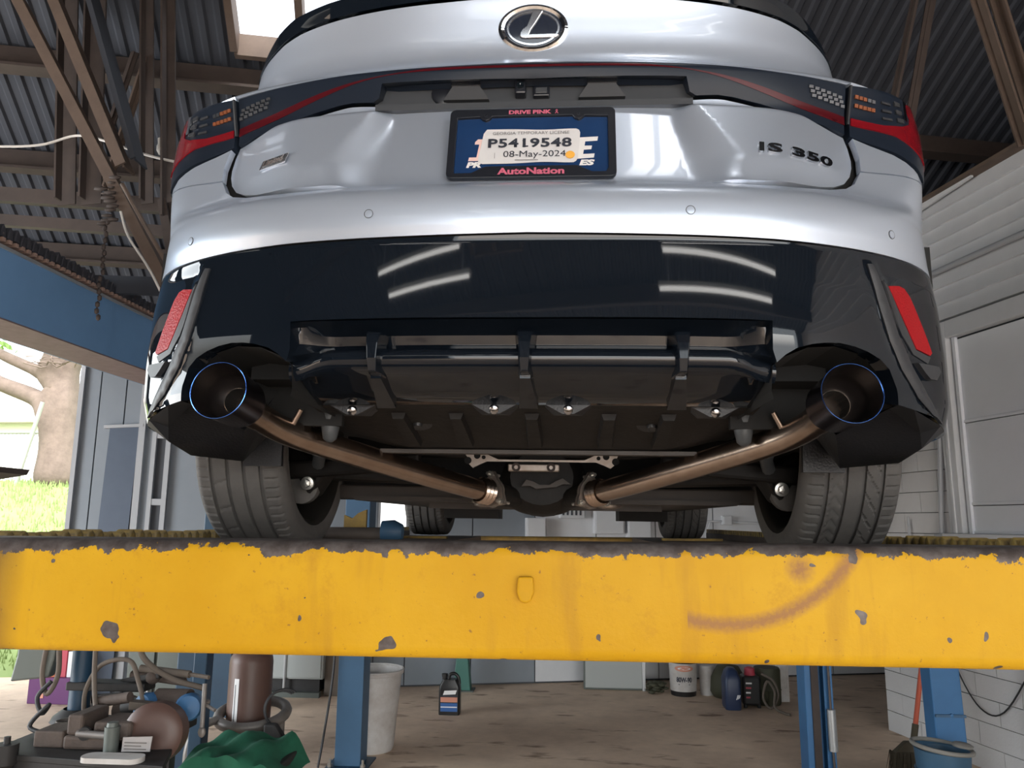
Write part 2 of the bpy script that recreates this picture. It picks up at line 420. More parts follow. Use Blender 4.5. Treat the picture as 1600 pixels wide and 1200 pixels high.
# ---- roof: corrugated sheets between the skylights, purlins and rafters
roof = None
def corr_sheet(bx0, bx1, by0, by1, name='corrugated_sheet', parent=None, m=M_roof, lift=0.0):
    bm = bm_new(); n = int(round((bx1 - bx0) / 0.11)); rows = []
    prof = [(0.0, 0), (.30, 0), (.45, .018), (.85, .018)]
    for by in (by0, by1):
        r = []
        for i in range(n):
            for f, h in prof:
                x, y, z = B(bx0 + (i + f) * (bx1 - bx0) / n, by, roof_z(by) + h + lift); r.append((x, y, z))
        r.append(B(bx1, by, roof_z(by) + lift)); rows.append(r)
    add_grid(bm, rows)
    o = mk(name, bm, m, parent, fixn=False)
    return o
BACKLIGHT = (-1.02, 0.15, 4.15, 5.045)
SIDELIGHT = (-4.0, -3.4, 2.75, 3.55)
FL = [(-1.75, -1.15, -3.5, -2.95), (0.74, 1.30, -0.36, 0.33)]
roof = mk('ceiling', (lambda b: (bbox_B(b, LX - .3, 9.6, RIDGE - .12, RIDGE + .12, roof_z(RIDGE) - .30, roof_z(RIDGE) - .06), b)[1])(bm_new()), M_beam, kind='structure')
def slope_sheets(bxs, holes, y_out):
    for b0, b1 in zip(bxs, bxs[1:]):
        hl = [h for h in holes if h[0] == b0]
        if hl:
            ha, hb = sorted(hl[0][2:], key=lambda y: abs(y - y_out))
            corr_sheet(b0, b1, y_out, ha, parent=roof); corr_sheet(b0, b1, hb, RIDGE, parent=roof)
        else:
            corr_sheet(b0, b1, y_out, RIDGE, parent=roof)
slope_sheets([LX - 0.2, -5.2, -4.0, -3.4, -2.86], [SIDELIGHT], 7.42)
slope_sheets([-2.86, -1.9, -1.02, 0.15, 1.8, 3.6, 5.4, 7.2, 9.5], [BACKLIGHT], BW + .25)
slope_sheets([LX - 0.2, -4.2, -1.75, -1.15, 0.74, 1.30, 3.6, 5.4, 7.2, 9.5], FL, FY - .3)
for by in (7.55, 6.75, 5.95, 5.22, 3.9, 2.55, 0.6, -0.55, -1.75, -2.8, -4.1):
    bm = bm_new(); z = roof_z(by)
    if by in (5.22, 3.9):
        bbox_B(bm, LX, 9.4, by - .03, by + .03, z - .17, z - .01); bbox_B(bm, LX, 9.4, by - .10, by + .03, z - .185, z - .165)
    else:
        bbox_B(bm, LX, 9.4, by - .03, by + .03, z - .16, z - .01); bbox_B(bm, LX, 9.4, by - .08, by + .03, z - .175, z - .155)
    mk('purlin', bm, M_beam, roof)
# skylight curbs
def curb(b0, b1, y0, y1, mullion):
    bm = bm_new(); w = .05
    def bar(p, q): add_bar(bm, B(*p), B(*q), w, .16)
    def zz(y): return roof_z(y) - .03
    bar((b0, y0, zz(y0)), (b1, y0, zz(y0))); bar((b0, y1, zz(y1)), (b1, y1, zz(y1)))
    bar((b0, y0, zz(y0)), (b0, y1, zz(y1))); bar((b1, y0, zz(y0)), (b1, y1, zz(y1)))
    if mullion is not None: bar((mullion, y0, zz(y0)), (mullion, y1, zz(y1)))
    return bm
mk('skylight_frame', curb(*BACKLIGHT[:2], BACKLIGHT[2], BACKLIGHT[3], -0.575), M_tan, roof)
for f in FL + [SIDELIGHT]: mk('skylight_frame', curb(f[0], f[1], f[2], f[3], (f[0] + f[1]) / 2), M_tan, roof)
# steel truss pieces seen on the upper left and right; every member a part of the roof
def member(a, b, w=.07, d=.05, m=M_beam):
    bm = bm_new(); add_bar(bm, a, b, w, .012); 
    a2, b2 = Vector(a), Vector(b); t = (b2 - a2).normalized(); s = t.cross(Vector((0, 0, 1))).normalized()
    add_bar(bm, a2 + s * w / 2 + Vector((0, -d / 2, 0)), b2 + s * w / 2 + Vector((0, -d / 2, 0)), .012, d)
    mk('truss_member', bm, m, roof)
def nr(p, k=0.71): return (0.08 + (p[0] - 0.08) * k, p[1] * k, p[2] * k)
def mem(a, b, w, d, m=M_beam): member(nr(a), nr(b), w * .75, d, m)
mem((-4.62, 5.5, 4.55), (-2.60, 5.5, 1.20), .13, .06, M_tan)
mem((-4.30, 5.5, 4.60), (-3.36, 5.5, 2.70), .14, .06, M_tan)
mem((-4.02, 5.55, 4.75), (-3.30, 5.55, 2.78), .17, .03, M_roof)
mem((-4.42, 6.0, 4.9), (-4.20, 6.0, 2.65), .15, .06); mem((-4.16, 6.0, 4.9), (-3.98, 6.0, 2.65), .17, .06)
mem((-3.55, 5.9, 3.95), (-3.80, 5.9, 2.75), .09, .05, M_tan); mem((-3.66, 5.9, 4.0), (-3.84, 5.9, 3.2), .06, .05)
mem((-3.62, 5.9, 4.8), (-3.42, 5.9, 2.6), .10, .05); mem((-3.42, 5.9, 4.7), (-3.22, 5.9, 2.45), .11, .05); mem((-3.25, 5.9, 2.6), (-3.0, 5.9, 1.6), .10, .05)
for zz, w in ((2.74, .13), (2.50, .10)):
    bm = bm_new(); add_bar(bm, nr((-6.4, 6.15, zz + .22)), nr((-1.9, 6.35, zz - .12)), .05, w * .72); mk('truss_member', bm, M_beam, roof)
bm = bm_new(); add_bar(bm, nr((-6.4, 6.2, 2.12)), nr((-2.6, 6.2, 1.93)), .04, .11); mk('truss_member', bm, M_roof, roof)
mem((3.10, 5.5, 4.35), (3.40, 5.5, 2.72), .06, .05, M_tan); mem((3.24, 5.5, 4.4), (3.52, 5.5, 2.74), .075, .05, M_tan)
mem((2.95, 5.6, 4.6), (2.50, 5.6, 2.9), .09, .04); mem((3.05, 5.6, 4.6), (2.62, 5.6, 2.8), .05, .05)
# ---- back wall: framed sheet panels right of the open left bay
bm = bm_new(); bbox_B(bm, -2.86, 9.6, BW + .03, BW + .16, 0, EAVE + .12)
backw = mk('wall_back', bm, M_seam, kind='structure')
edges = [-2.86, -2.70, -2.46, -2.26, -1.55, -0.75, 0.05]
random.seed(3)
def back_panel(x0, x1, z0, z1, m, t=.03):
    bm = bm_new(); bbox_B(bm, x0 + .006, x1 - .006, BW + .03 - t, BW + .03, z0, z1); return mk('panel', bm, m, backw)
for x0, x1 in zip(edges, edges[1:]): back_panel(x0, x1, .02, EAVE + .1, M_wallgrey)
back_panel(.05, .36, .02, .95, M_wallgrey); back_panel(.05, .36, 1.86, EAVE + .1, M_wallgrey)
for x0 in np.arange(.36, 9.5, .66): back_panel(x0, x0 + .66, .02, EAVE + .1, M_siding if x0 > 1.3 else M_wallgrey)
# small window low in the back wall showing daylight: pale frame around a bright pane
bm = bm_new()
for a in ((.05, .36, .95, .98), (.05, .36, 1.83, 1.86), (.05, .075, .95, 1.86), (.335, .36, .95, 1.86)):
    bbox_B(bm, a[0], a[1], BW - .03, BW + .04, a[2], a[3])
win = mk('window_1', bm, M_trim, kind='structure')
bm = bm_new(); bbox_B(bm, .075, .335, BW + .005, BW + .012, .98, 1.83)
M_pane = mat('lit_window_pane', (.9, .9, .9), .3, emit=((1, .98, .95), 1.6)); mk('window_pane', bm, M_pane, win)
# pale door-jamb post at the bay opening and long uprights on the wall
for x0, x1, m in ((-2.88, -2.84, M_trim), (-2.30, -2.24, M_trim)):
    bm = bm_new(); bbox_B(bm, x0, x1, BW - .05, BW + .1, 0, EAVE); mk('wall_upright', bm, m, backw)
bm = bm_new()
for x0, x1 in ((-2.165, -2.125), (-2.035, -1.99)): bbox_B(bm, x0, x1, BW - .06, BW, 0, 2.46)
for z in (.3, 1.0, 1.75, 2.40): bbox_B(bm, -2.165, -1.99, BW - .055, BW - .01, z, z + .06)
mk('ladder_rack', bm, M_trim, backw)
bm = bm_new(); bbox_B(bm, -2.125, -2.035, BW - .012, BW - .001, 0, 2.40); mk('dark_slot', bm, M_seam, backw)
M_bluegrey = mat('blue_grey_sheet', (0.085, 0.11, 0.155), 0.5, 0.1, noise=(3, .6, (0.065, 0.085, 0.125)))
t = thing('steel_sheet', 'tall blue-grey steel sheet standing against the back wall', 'sheet', B(-2.43, BW - .05, 0))
bm = bm_new(); add_hull(bm, [B(-2.60, BW - .10, 0), B(-2.325, BW - .10, 0), B(-2.325, BW - .08, 0), B(-2.60, BW - .08, 0), B(-2.57, BW - .03, 2.5), B(-2.30, BW - .03, 2.52), B(-2.30, BW - .01, 2.52), B(-2.57, BW - .01, 2.5)]); mk('plate', bm, M_bluegrey, t)
bm = bm_new(); add_bar(bm, B(-2.62, BW - .03, 2.50), B(-2.26, BW - .03, 2.525), .05, .03); mk('top_clip', bm, M_trim, t)
# grey switch boxes on the back wall
random.seed(5)
def wallbox(x0, x1, z0, z1, label, d=.10, slots=0, m=M_siding, cat='electrical box'):
    bm = bm_new(); bbox_B(bm, x0, x1, BW - d, BW - .001, z0, z1)
    t = mk('switch_box', bm, m, label=label, cat=cat, bevel=.006)
    bm = bm_new(); bbox_B(bm, x0 + .015, x1 - .015, BW - d - .012, BW - d, z0 + .015, z1 - .015); mk('door', bm, m, t)
    for k in range(slots):
        bm = bm_new(); w = (x1 - x0 - .04) / slots
        bbox_B(bm, x0 + .02 + k * w, x0 + .02 + (k + .45) * w, BW - d - .016, BW - d - .006, z0 + .03, z1 - .03); mk('slot', bm, M_seam, t)
wallbox(1.57, 1.78, 1.40, 1.66, 'small square switch box low on the back wall under the car')
wallbox(1.93, 2.20, 1.66, 1.79, 'slotted grey box with dark vent bars on the back wall', .09, 5)
wallbox(2.30, 2.62, 1.50, 1.74, 'wide grey switch box right of the slotted vent box')
wallbox(2.66, 2.92, 1.44, 1.80, 'tall pale switch box rightmost of those beyond the differential')
wallbox(3.75, 3.86, 1.60, 1.70, 'small outlet box with a plug beside the right rear tyre', .05)
bm = bm_new(); add_tube(bm, [B(3.3, BW - .03, 1.63), B(3.76, BW - .03, 1.64)], .012, 6); add_tube(bm, [B(3.86, BW - .03, 1.63), B(4.3, BW - .03, 1.62)], .012, 6)
add_tube(bm, [B(3.62, BW - .03, 1.64), B(3.55, BW - .04, 1.5), B(3.57, BW - .05, 1.2)], .008, 6); mk('conduit', bm, M_siding, backw)

# ---- right wall: painted block courses, ribbed siding above, tall panelled door
bm = bm_new(); bbox_B(bm, RX + .06, RX + .26, FY, 5.98, 0, 4.05)
rw = mk('wall_right', bm, M_seam, kind='structure')
DY0, DY1, DZ = 3.55, 4.93, 2.97
random.seed(11)
H = .155
z = 0.0; row = 0
protos = {}
def block(y0, y1, z0, z1, m=M_wallwhite):
    j = .0025; bm = bm_new(); bbox_B(bm, RX + random.uniform(-.002, .002), RX + .062, y0 + j, y1 - j, z0 + j, z1 - j)
    mk('block', bm, m, rw)
BH = .1555
z = 0
while z < 3.06:
    z1 = min(z + BH, 3.11); st = .40; y = 5.98; k = 0
    while y > 2.6:
        L_ = st if not (k == 0 and row % 2) else st / 2
        y0 = y - L_; hi, lo = y, y0
        if z1 > 1.50:
            if lo < DY1 + .13 and hi > DY0 and z < DZ + .05:
                if lo < DY0 - .15: block(lo, DY0 - .12, z, z1)
                lo = max(lo, DY1 + .13)
        if hi - lo > .03: block(lo, hi, z, z1)
        y = y0; k += 1
    z = z1; row += 1
bm = bm_new(); bbox_B(bm, RX, RX + .062, FY, 2.4, 0, 3.11); mk('wall_panel', bm, M_wallwhite, rw)
# siding boards: lapped, each one tilts out at its lower edge
zs = [3.115, 3.235, 3.36, 3.50, 3.60, 3.72, 3.83, 3.94, 4.05]
for z0, z1 in zip(zs, zs[1:]):
    bm = bm_new()
    q = lambda x, y, zz: B(x, y, zz)
    add_hull(bm, [q(RX - .030, FY, z0), q(RX + .06, FY, z0), q(RX + .06, 5.98, z0), q(RX - .030, 5.98, z0), q(RX - .004, FY, z1), q(RX + .06, FY, z1), q(RX + .06, 5.98, z1), q(RX - .004, 5.98, z1)])
    mk('siding_board', bm, M_siding, rw)
bm = bm_new(); bbox_B(bm, RX - .09, RX + .1, FY, 5.99, 4.05, 4.075); mk('wall_cap', bm, M_tan, rw)
bm = bm_new(); add_bar(bm, B(RX - .05, 5.9, 3.98), B(RX - .05, 4.5, 4.06), .02, .05); mk('cap_flashing', bm, M_siding, rw)
bm = bm_new(); add_tube(bm, [B(RX - .055, 5.95, 3.475), B(RX - .055, 2.5, 3.475)], .022, 10); mk('conduit', bm, M_trim, rw, smooth=40)
bm = bm_new(); add_tube(bm, [B(RX - .03, 5.06, 2.40), B(RX - .03, 5.14, 1.60), B(RX - .03, 5.14, 1.5)], .018, 8); mk('conduit', bm, M_trim, rw, smooth=40)
bm = bm_new(); add_tube(bm, [B(RX - .03, 5.50, 1.68), B(RX - .03, 5.50, .4)], .010, 6); mk('conduit', bm, M_trim, rw, smooth=40)
for y0, y1, z0, z1 in ((5.10, 5.19, 1.44, 1.555), (5.20, 5.25, 1.44, 1.53)):
    bm = bm_new(); bbox_B(bm, RX - .06, RX, y0, y1, z0, z1); mk('outlet_box', bm, M_trim, rw, bevel=.004)
# boarded window: frame, sill, three ribbed boards
ZB = 1.56
bm = bm_new()
bbox_B(bm, RX - .03, RX + .05, DY1, DY1 + .125, ZB, DZ + .13); bbox_B(bm, RX - .03, RX + .05, DY0 - .12, DY0, ZB, DZ + .13); bbox_B(bm, RX - .03, RX + .05, DY0, DY1, DZ, DZ + .13)
bbox_B(bm, RX - .045, RX - .03, DY1 + .045, DY1 + .075, ZB, DZ + .05)
dr = mk('window_2', bm, M_siding, kind='structure', bevel=.006)
bm = bm_new(); bbox_B(bm, RX - .07, RX + .05, DY0 - .2, DY1 + .16, ZB - .06, ZB); mk('window_sill', bm, M_siding, dr, bevel=.005)
for z0, z1 in ((ZB, 1.752), (1.757, 2.335), (2.34, 2.955)):
    bm = bm_new(); bbox_B(bm, RX + .028, RX + .055, DY0 + .01, DY1 - .015, z0, z1); bbox_B(bm, RX + .020, RX + .03, DY0 + .01, DY1 - .015, z0, z0 + .022)
    mk('window_board', bm, M_doorgrey, dr, bevel=.004)
bm = bm_new(); bbox_B(bm, RX + .005, RX + .03, DY1 - .05, DY1 - .02, ZB, DZ); mk('window_stop', bm, M_doorgrey, dr)
# black cable drooping on the wall by the blue post
bm = bm_new(); add_tube(bm, cr([B(RX - .02, 5.25, .95), B(RX - .02, 5.12, .62), B(RX - .02, 4.93, .40), B(RX - .02, 4.72, .42), B(RX - .02, 4.45, .75), B(RX - .02, 4.2, 1.1)], 6), .0055, 6)
mk('wall_cable', bm, M_dkwire, label='dark cable drooping in a loop on the white block wall', cat='cable', smooth=60)
# dark far bay, side and front walls closing the shed
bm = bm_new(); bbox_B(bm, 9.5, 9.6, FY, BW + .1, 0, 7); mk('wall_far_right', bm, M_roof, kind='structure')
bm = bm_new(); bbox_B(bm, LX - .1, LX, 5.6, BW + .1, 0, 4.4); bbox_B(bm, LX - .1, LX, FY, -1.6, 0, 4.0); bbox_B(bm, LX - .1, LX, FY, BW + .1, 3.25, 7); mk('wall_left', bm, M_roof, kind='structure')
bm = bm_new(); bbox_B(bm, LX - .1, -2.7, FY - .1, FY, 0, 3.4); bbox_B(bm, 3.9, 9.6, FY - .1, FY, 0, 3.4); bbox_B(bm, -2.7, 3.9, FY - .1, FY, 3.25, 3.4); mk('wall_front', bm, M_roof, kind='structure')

# ---- fluorescent fixtures hung under the front roof slope
def tube_lamp(bx, by, z, label, L_=1.22):
    t = thing('fluorescent_lamp', label, 'ceiling light', B(bx, by, z), 'fluorescent lamps under the front roof slope')
    bm = bm_new(); bbox_B(bm, bx - L_ / 2, bx + L_ / 2, by - .04, by + .04, z + .03, z + .07); mk('housing', bm, M_lampbody, t)
    bm = bm_new(); add_tube(bm, [B(bx - L_ / 2 + .02, by, z + .008), B(bx + L_ / 2 - .02, by, z + .008)], .019, 8); mk('tube', bm, M_tube, t)
    for dx in (-.42 * L_, .42 * L_):
        bm = bm_new(); bbox_B(bm, bx + dx - .006, bx + dx + .006, by - .006, by + .006, z + .07, roof_z(by)); mk('hanger', bm, M_galv, t)
for l in ((1.72, -3.25, 3.64, 'nearer right-hand strip lamp under the front roof slope', 2.1), (1.70, -3.72, 3.44, 'farther right-hand strip lamp by the front door', 2.2),
          (-2.50, -3.0, 3.76, 'nearer left-hand strip lamp under the front roof slope', 1.5), (-2.52, -3.42, 3.62, 'farther left-hand strip lamp by the front door', 1.5)):
    tube_lamp(*l)

# white cables and dead bulb in the truss
bm = bm_new(); add_tube(bm, cr([(-4.2, 4.1, 2.26), (-3.43, 4.1, 2.20), (-3.065, 4.1, 2.194), (-2.831, 4.1, 2.249), (-2.594, 4.05, 2.175), (-2.415, 4.1, 2.122), (-2.17, 4.12, 2.067), (-1.95, 4.06, 2.045), (-1.79, 4.01, 2.03)], 6), .008, 6)
mk('power_cable', bm, M_wire, label='white cable strung along the brown truss at upper left', cat='cable', smooth=60)
bm = bm_new(); add_tube(bm, cr([nr(p) for p in ((-3.28, 5.3, 2.50), (-2.96, 5.3, 2.00), (-2.76, 5.3, 1.72), (-2.62, 5.3, 1.62))], 6), .012, 6)
mk('hose_line', bm, M_tan, label='tan rigid line running down beside the sloping brace', cat='pipe', smooth=60)
bm = bm_new(); add_tube(bm, cr([nr(p) for p in ((-3.30, 5.35, 2.30), (-3.22, 5.35, 2.10), (-3.02, 5.35, 1.82), (-2.84, 5.35, 1.50), (-2.80, 5.35, 1.38))], 6), .007, 6)
mk('hanging_wire', bm, M_wire, label='thin pale wire hanging in a curve below the brace', cat='wire', smooth=60)
bm = bm_new(); add_tube(bm, cr([nr(p) for p in ((-3.02, 5.6, 2.42), (-2.90, 5.6, 2.22), (-2.87, 5.6, 2.02), (-2.86, 5.6, 1.85))], 6), .007, 6)
mk('hanging_wire', bm, M_wire, label='short pale wire loop nearest the car tail', cat='wire', smooth=60)
bm = bm_new(); add_lathe(bm, (-2.372, 4.2, 2.27), (0.15, 0, -1), [(0, .012), (.035, .014), (.05, .021), (.08, .024), (.105, .014), (.112, .002)], 12, True, True)
mk('light_bulb', bm, M_wire, label='small white bulb standing on the brown girt left of the car', cat='bulb', smooth=50)
bm = bm_new()
for k in range(16): add_sphere(bm, nr((-3.42 + random.uniform(-.06, .06), 5.35, 2.56 - k * .026 + random.uniform(-.02, .02))), random.uniform(.014, .03), 1, (1.6, .5, .5))
for k in range(16): add_sphere(bm, nr((-3.40 + random.uniform(-.012, .012), 5.35, 2.22 - k * .05)), .020, 1, (.7, .5, 1))
mk('tangled_chain', bm, M_beam, label='dusty chain knotted around the sloping brace', cat='chain', smooth=60)

# ================================================================== outdoors beyond the open bay
bm = bm_new()
rows = []
for by, z in ((BW + 1.0, -.02), (BW + 2.2, .35), (11.6, 1.25), (14.0, 2.12), (16.5, 2.35), (60, 2.5)):
    rows.append([B(bx, by, z + .04 * math.sin(bx * 1.7 + by)) for bx in np.linspace(-40, 25, 60)])
add_grid(bm, rows)
mk('ground_bank', bm, M_grass, kind='structure', smooth=80)
bm = bm_new(); bbox_B(bm, -45, LX - 3, -45, BW + 1.0, -.16, -.04); bbox_B(bm, LX - 3, 30, -45, FY - 4, -.16, -.04); mk('ground_apron', bm, M_floor, kind='structure')
def bank_z(by): return float(np.interp(by, [9.1, 10.3, 11.6, 14, 16.5, 60], [-.02, .35, 1.25, 2.12, 2.35, 2.5]))
random.seed(2); bm = bm_new()
for k in range(7000):
    bx = random.uniform(-9, -2.4); by = random.uniform(9.2, 15.5); h = random.uniform(.05, .13); z = bank_z(by)
    dx = random.uniform(-.04, .04); w = .012
    p = [B(bx - w, by, z - .01), B(bx + w, by, z - .01), B(bx + dx, by + random.uniform(-.03, .03), z + h)]
    bm.faces.new([bm.verts.new(q) for q in p])
mk('grass', bm, M_grass, kind='stuff', label='sunlit lawn grass growing up the bank outside', cat='grass', fixn=False)

# the tree: one skinned trunk with limbs
def skin_tree(name, verts, edges, m, parent=None):
    me = bpy.data.meshes.new(name); me.from_pydata([(v[0], v[1], v[2] + CZ) for v in verts], edges, []); o = bpy.data.objects.new(name, me); C.objects.link(o)
    o.modifiers.new('skin', 'SKIN'); 
    for i, v in enumerate(verts):
        sv = me.skin_vertices[0].data[i]; sv.radius = (v[3], v[3]); sv.use_root = (i == 0)
    o.modifiers.new('sub', 'SUBSURF').levels = 2
    dg = bpy.context.evaluated_depsgraph_get(); m2 = bpy.data.meshes.new_from_object(o.evaluated_get(dg)); bpy.data.objects.remove(o); bpy.data.meshes.remove(me)
    b = bmesh.new(); b.from_mesh(m2); bpy.data.meshes.remove(m2)
    for v in b.verts: v.co.z -= CZ
    return mk(name, b, m, parent, smooth=180)
tr = thing('tree', 'thick bare-trunked tree forking above the chain-link fence outside', 'tree', (-8.8, 13, .50))
TV = [(-8.80, 13, .45, .46), (-8.80, 13, .9, .36), (-8.84, 13, 1.5, .30), (-8.92, 13, 2.0, .27), (-8.98, 13, 2.45, .25), (-9.02, 13, 2.9, .22), (-9.1, 13.1, 3.6, .20), (-9.2, 13.2, 4.8, .15),
      (-9.45, 13, 2.15, .16), (-10.05, 13, 2.36, .14), (-10.8, 13, 2.75, .11), (-9.45, 13, 2.62, .11), (-10.0, 13, 2.85, .10), (-10.9, 13, 3.3, .07),
      (-8.74, 13, 2.72, .15), (-8.48, 13, 3.25, .12), (-8.2, 13, 4.3, .09), (-9.05, 13.1, .42, .22), (-8.55, 12.9, .42, .22)]
TE = [(0, 1), (1, 2), (2, 3), (3, 4), (4, 5), (5, 6), (6, 7), (3, 8), (8, 9), (9, 10), (4, 11), (11, 12), (12, 13), (3, 14), (14, 15), (15, 16)]
skin_tree('trunk', TV[:17], TE, M_bark, tr)
random.seed(4); bm = bm_new()
for k in range(26):
    x = random.uniform(-9.2, -8.4); z = random.uniform(2.5, 3.5); add_tube(bm, [(x, 12.7, z), (x + random.uniform(-.3, .3), 12.65, z + random.uniform(-.05, .12)), (x + random.uniform(-.5, .5), 12.7, z + random.uniform(0, .2))], .012, 4)
mk('twigs', bm, M_bark, tr, kind='stuff')
bm = bm_new()
for k in range(500):
    c = Vector((random.uniform(-11.2, -9.4), random.uniform(12.2, 13.6), random.uniform(3.05, 4.6)))
    a = Vector((random.uniform(-1, 1), random.uniform(-1, 1), random.uniform(-1, 1))).normalized() * random.uniform(.05, .1); b = a.cross(Vector((random.uniform(-1, 1), .3, random.uniform(-1, 1)))).normalized() * .05
    bm.faces.new([bm.verts.new(c - a), bm.verts.new(c + b), bm.verts.new(c + a), bm.verts.new(c - b)])
mk('leaves', bm, M_leaf, tr, kind='stuff', fixn=False)
# chain-link fence
fn = thing('chain_link_fence', 'low galvanised chain-link fence left of the tree outside', 'fence', (-10.6, 13.4, .6))
for x in (-9.55, -11.2, -12.9):
    bm = bm_new(); add_tube(bm, [(x, 13.6, .5), (x, 13.6, 1.58)], .035, 8); mk('post', bm, M_galv, fn, smooth=40)
bm = bm_new(); add_tube(bm, [(-12.95, 13.6, 1.55), (-9.5, 13.6, 1.55)], .025, 8); mk('top_rail', bm, M_galv, fn, smooth=40)
bm = bm_new()
for k in range(-16, 50):
    x = -12.9 + k * .075
    for sgn in (1, -1):
        a = x if sgn > 0 else x + .95; pts = [(a, 13.6 + .004 * sgn, .58), (a + .95 * sgn, 13.6 + .004 * sgn, 1.53)]
        (x0, y0, z0), (x1, y1, z1) = pts
        def clip(xa, za, xb, zb):
            lo, hi = -12.9, -9.55; t0, t1 = 0., 1.
            dx = xb - xa
            for e, s in ((lo, 1), (hi, -1)):
                ta = (e - xa) / dx
                if (dx * s) > 0: t0 = max(t0, ta)
                else: t1 = min(t1, ta)
            return t0, t1
        t0, t1 = clip(x0, z0, x1, z1)
        if t1 - t0 > .05:
            L3 = lambda t: (x0 + (x1 - x0) * t, y0, z0 + (z1 - z0) * t)
            add_tube(bm, [L3(t0), L3(t1)], .006, 3, cap=False)
mk('wire_mesh', bm, M_galv, fn, kind='stuff')
bm = bm_new(); add_tube(bm, [(-9.22, 12.55, .50), (-8.86, 12.5, 1.95)], .035, 8)
mk('leaning_pole', bm, M_galv, label='pale metal pole leaning against the tree trunk', cat='pole', smooth=40)
# white house and red-brick garden wall beyond
h = thing('house', 'white low house with a pale roof far beyond the fence', 'house', (-22, 27, .9))
bm = bm_new(); add_box(bm, -30, -13, 27, 33, .9, 3.4); mk('walls', bm, M_house, h)
bm = bm_new(); add_prism(bm, [(-30.6, 26.4, 3.4), (-30.6, 33.6, 3.4), (-30.6, 30, 5.2)], (18.2, 0, 0)); mk('roof', bm, M_houseroof, h)
for x in (-27, -22.6, -18.4):
    bm = bm_new(); add_box(bm, x, x + 1.1, 26.95, 27.0, 1.7, 2.9); f = mk('window_frame', bm, M_trim, h)
    bm = bm_new(); add_box(bm, x + .08, x + 1.02, 26.93, 26.955, 1.78, 2.82); mk('pane', bm, M_glass, f)
bw = thing('garden_wall', 'dull red garden wall half hidden by the tree trunk', 'wall', (-9.3, 17.2, .7))
for r in range(7):
    for k in range(12):
        bm = bm_new(); add_box(bm, -11 + k * .32 + (r % 2) * .16, -11 + k * .32 + (r % 2) * .16 + .31, 17.1, 17.3, .66 + r * .12, .66 + r * .12 + .11); mk('brick', bm, M_brickred, bw)
# ================================================================== the lift under the car
BY0, BZT, BZB = 1.30, -0.034, -0.222
def rbox_bm(x0, x1, y0, y1, z0, z1, r, seg=5):
    """a hollow-section beam along x with rounded long edges"""
    prof = []
    for cy, cz, a0 in ((y0 + r, z0 + r, PI), (y1 - r, z0 + r, 1.5 * PI), (y1 - r, z1 - r, 0), (y0 + r, z1 - r, .5 * PI)):
        for k in range(seg + 1):
            a = a0 + .5 * PI * k / seg; prof.append((cy + r * math.cos(a), cz + r * math.sin(a)))
    bm = bm_new(); V = add_grid(bm, [[(x, y, z) for y, z in prof] for x in (x0, x1)], close=True)
    bm.faces.new(V[0]); bm.faces.new(V[1]); return bm
lift = thing('lift_platform', 'yellow four-post lift platform carrying the silver car, with chipped crossbeam in front', 'car lift', (0.1, 3.5, BZB))
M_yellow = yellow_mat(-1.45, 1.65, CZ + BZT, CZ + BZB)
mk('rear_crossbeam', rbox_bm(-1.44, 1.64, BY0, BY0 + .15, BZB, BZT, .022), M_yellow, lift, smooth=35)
bm = bm_new()
tabp = [(0.000, BY0 - .002, -.088), (.024, BY0 - .002, -.088), (.026, BY0 - .004, -.112), (.021, BY0 - .004, -.126), (.012, BY0 - .004, -.130), (.003, BY0 - .004, -.126), (-.002, BY0 - .004, -.112)]
add_prism(bm, [(x, BY0 - .014, z) for x, y, z in tabp], (0, .014, 0))
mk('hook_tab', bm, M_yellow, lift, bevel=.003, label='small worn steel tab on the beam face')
mk('front_crossbeam', rbox_bm(-1.40, 1.70, 5.60, 5.75, -.27, -.105, .02), M_dullyellow, lift, smooth=35, label='dull yellow far crossbeam')
for s in (-1, 1):
    bm = bm_new(); xa, xb = sorted((s * .53, s * 1.05))
    add_box(bm, xa, xb, 1.462, 5.548, -.235, -.101)
    rn = mk('runway', bm, M_runway, lift, bevel=.004)
    bm = bm_new(); add_box(bm, s * 1.05 - .012, s * 1.05 + .012, 1.47, 5.54, -.12, -.066); mk('side_rail', bm, M_runway, rn)
    lug = None
    for k in range(34):
        y = 1.50 + k * .044
        if lug is None:
            bm = bm_new(); x0 = s * 1.05
            pr = [(y - .018, -.068), (y + .020, -.068), (y + .016, -.036), (y + .004, -.024), (y - .010, -.030)]
            add_prism(bm, [(x0 - .022, a, b) for a, b in pr], (.044, 0, 0)); lug = mk('grip_lug', bm, M_lug, rn, bevel=.005)
        else: dup(lug, (random.uniform(-.004, .004), k * .044, random.uniform(-.004, .003) - .0004 * k), rn)
    bm = bm_new()
    for k in range(57):
        y = 3.0 + k * .044; add_box(bm, s * 1.05 - .02, s * 1.05 + .02, y - .014, y + .014, -.066, -.042)
    mk('grip_lugs', bm, M_lug, rn, kind='stuff')
    bm = bm_new(); add_box(bm, s * .79 - .17, s * .79 + .17, 4.55, 4.60, -.101, -.088); mk('turntable_lip', bm, M_dullyellow, rn)
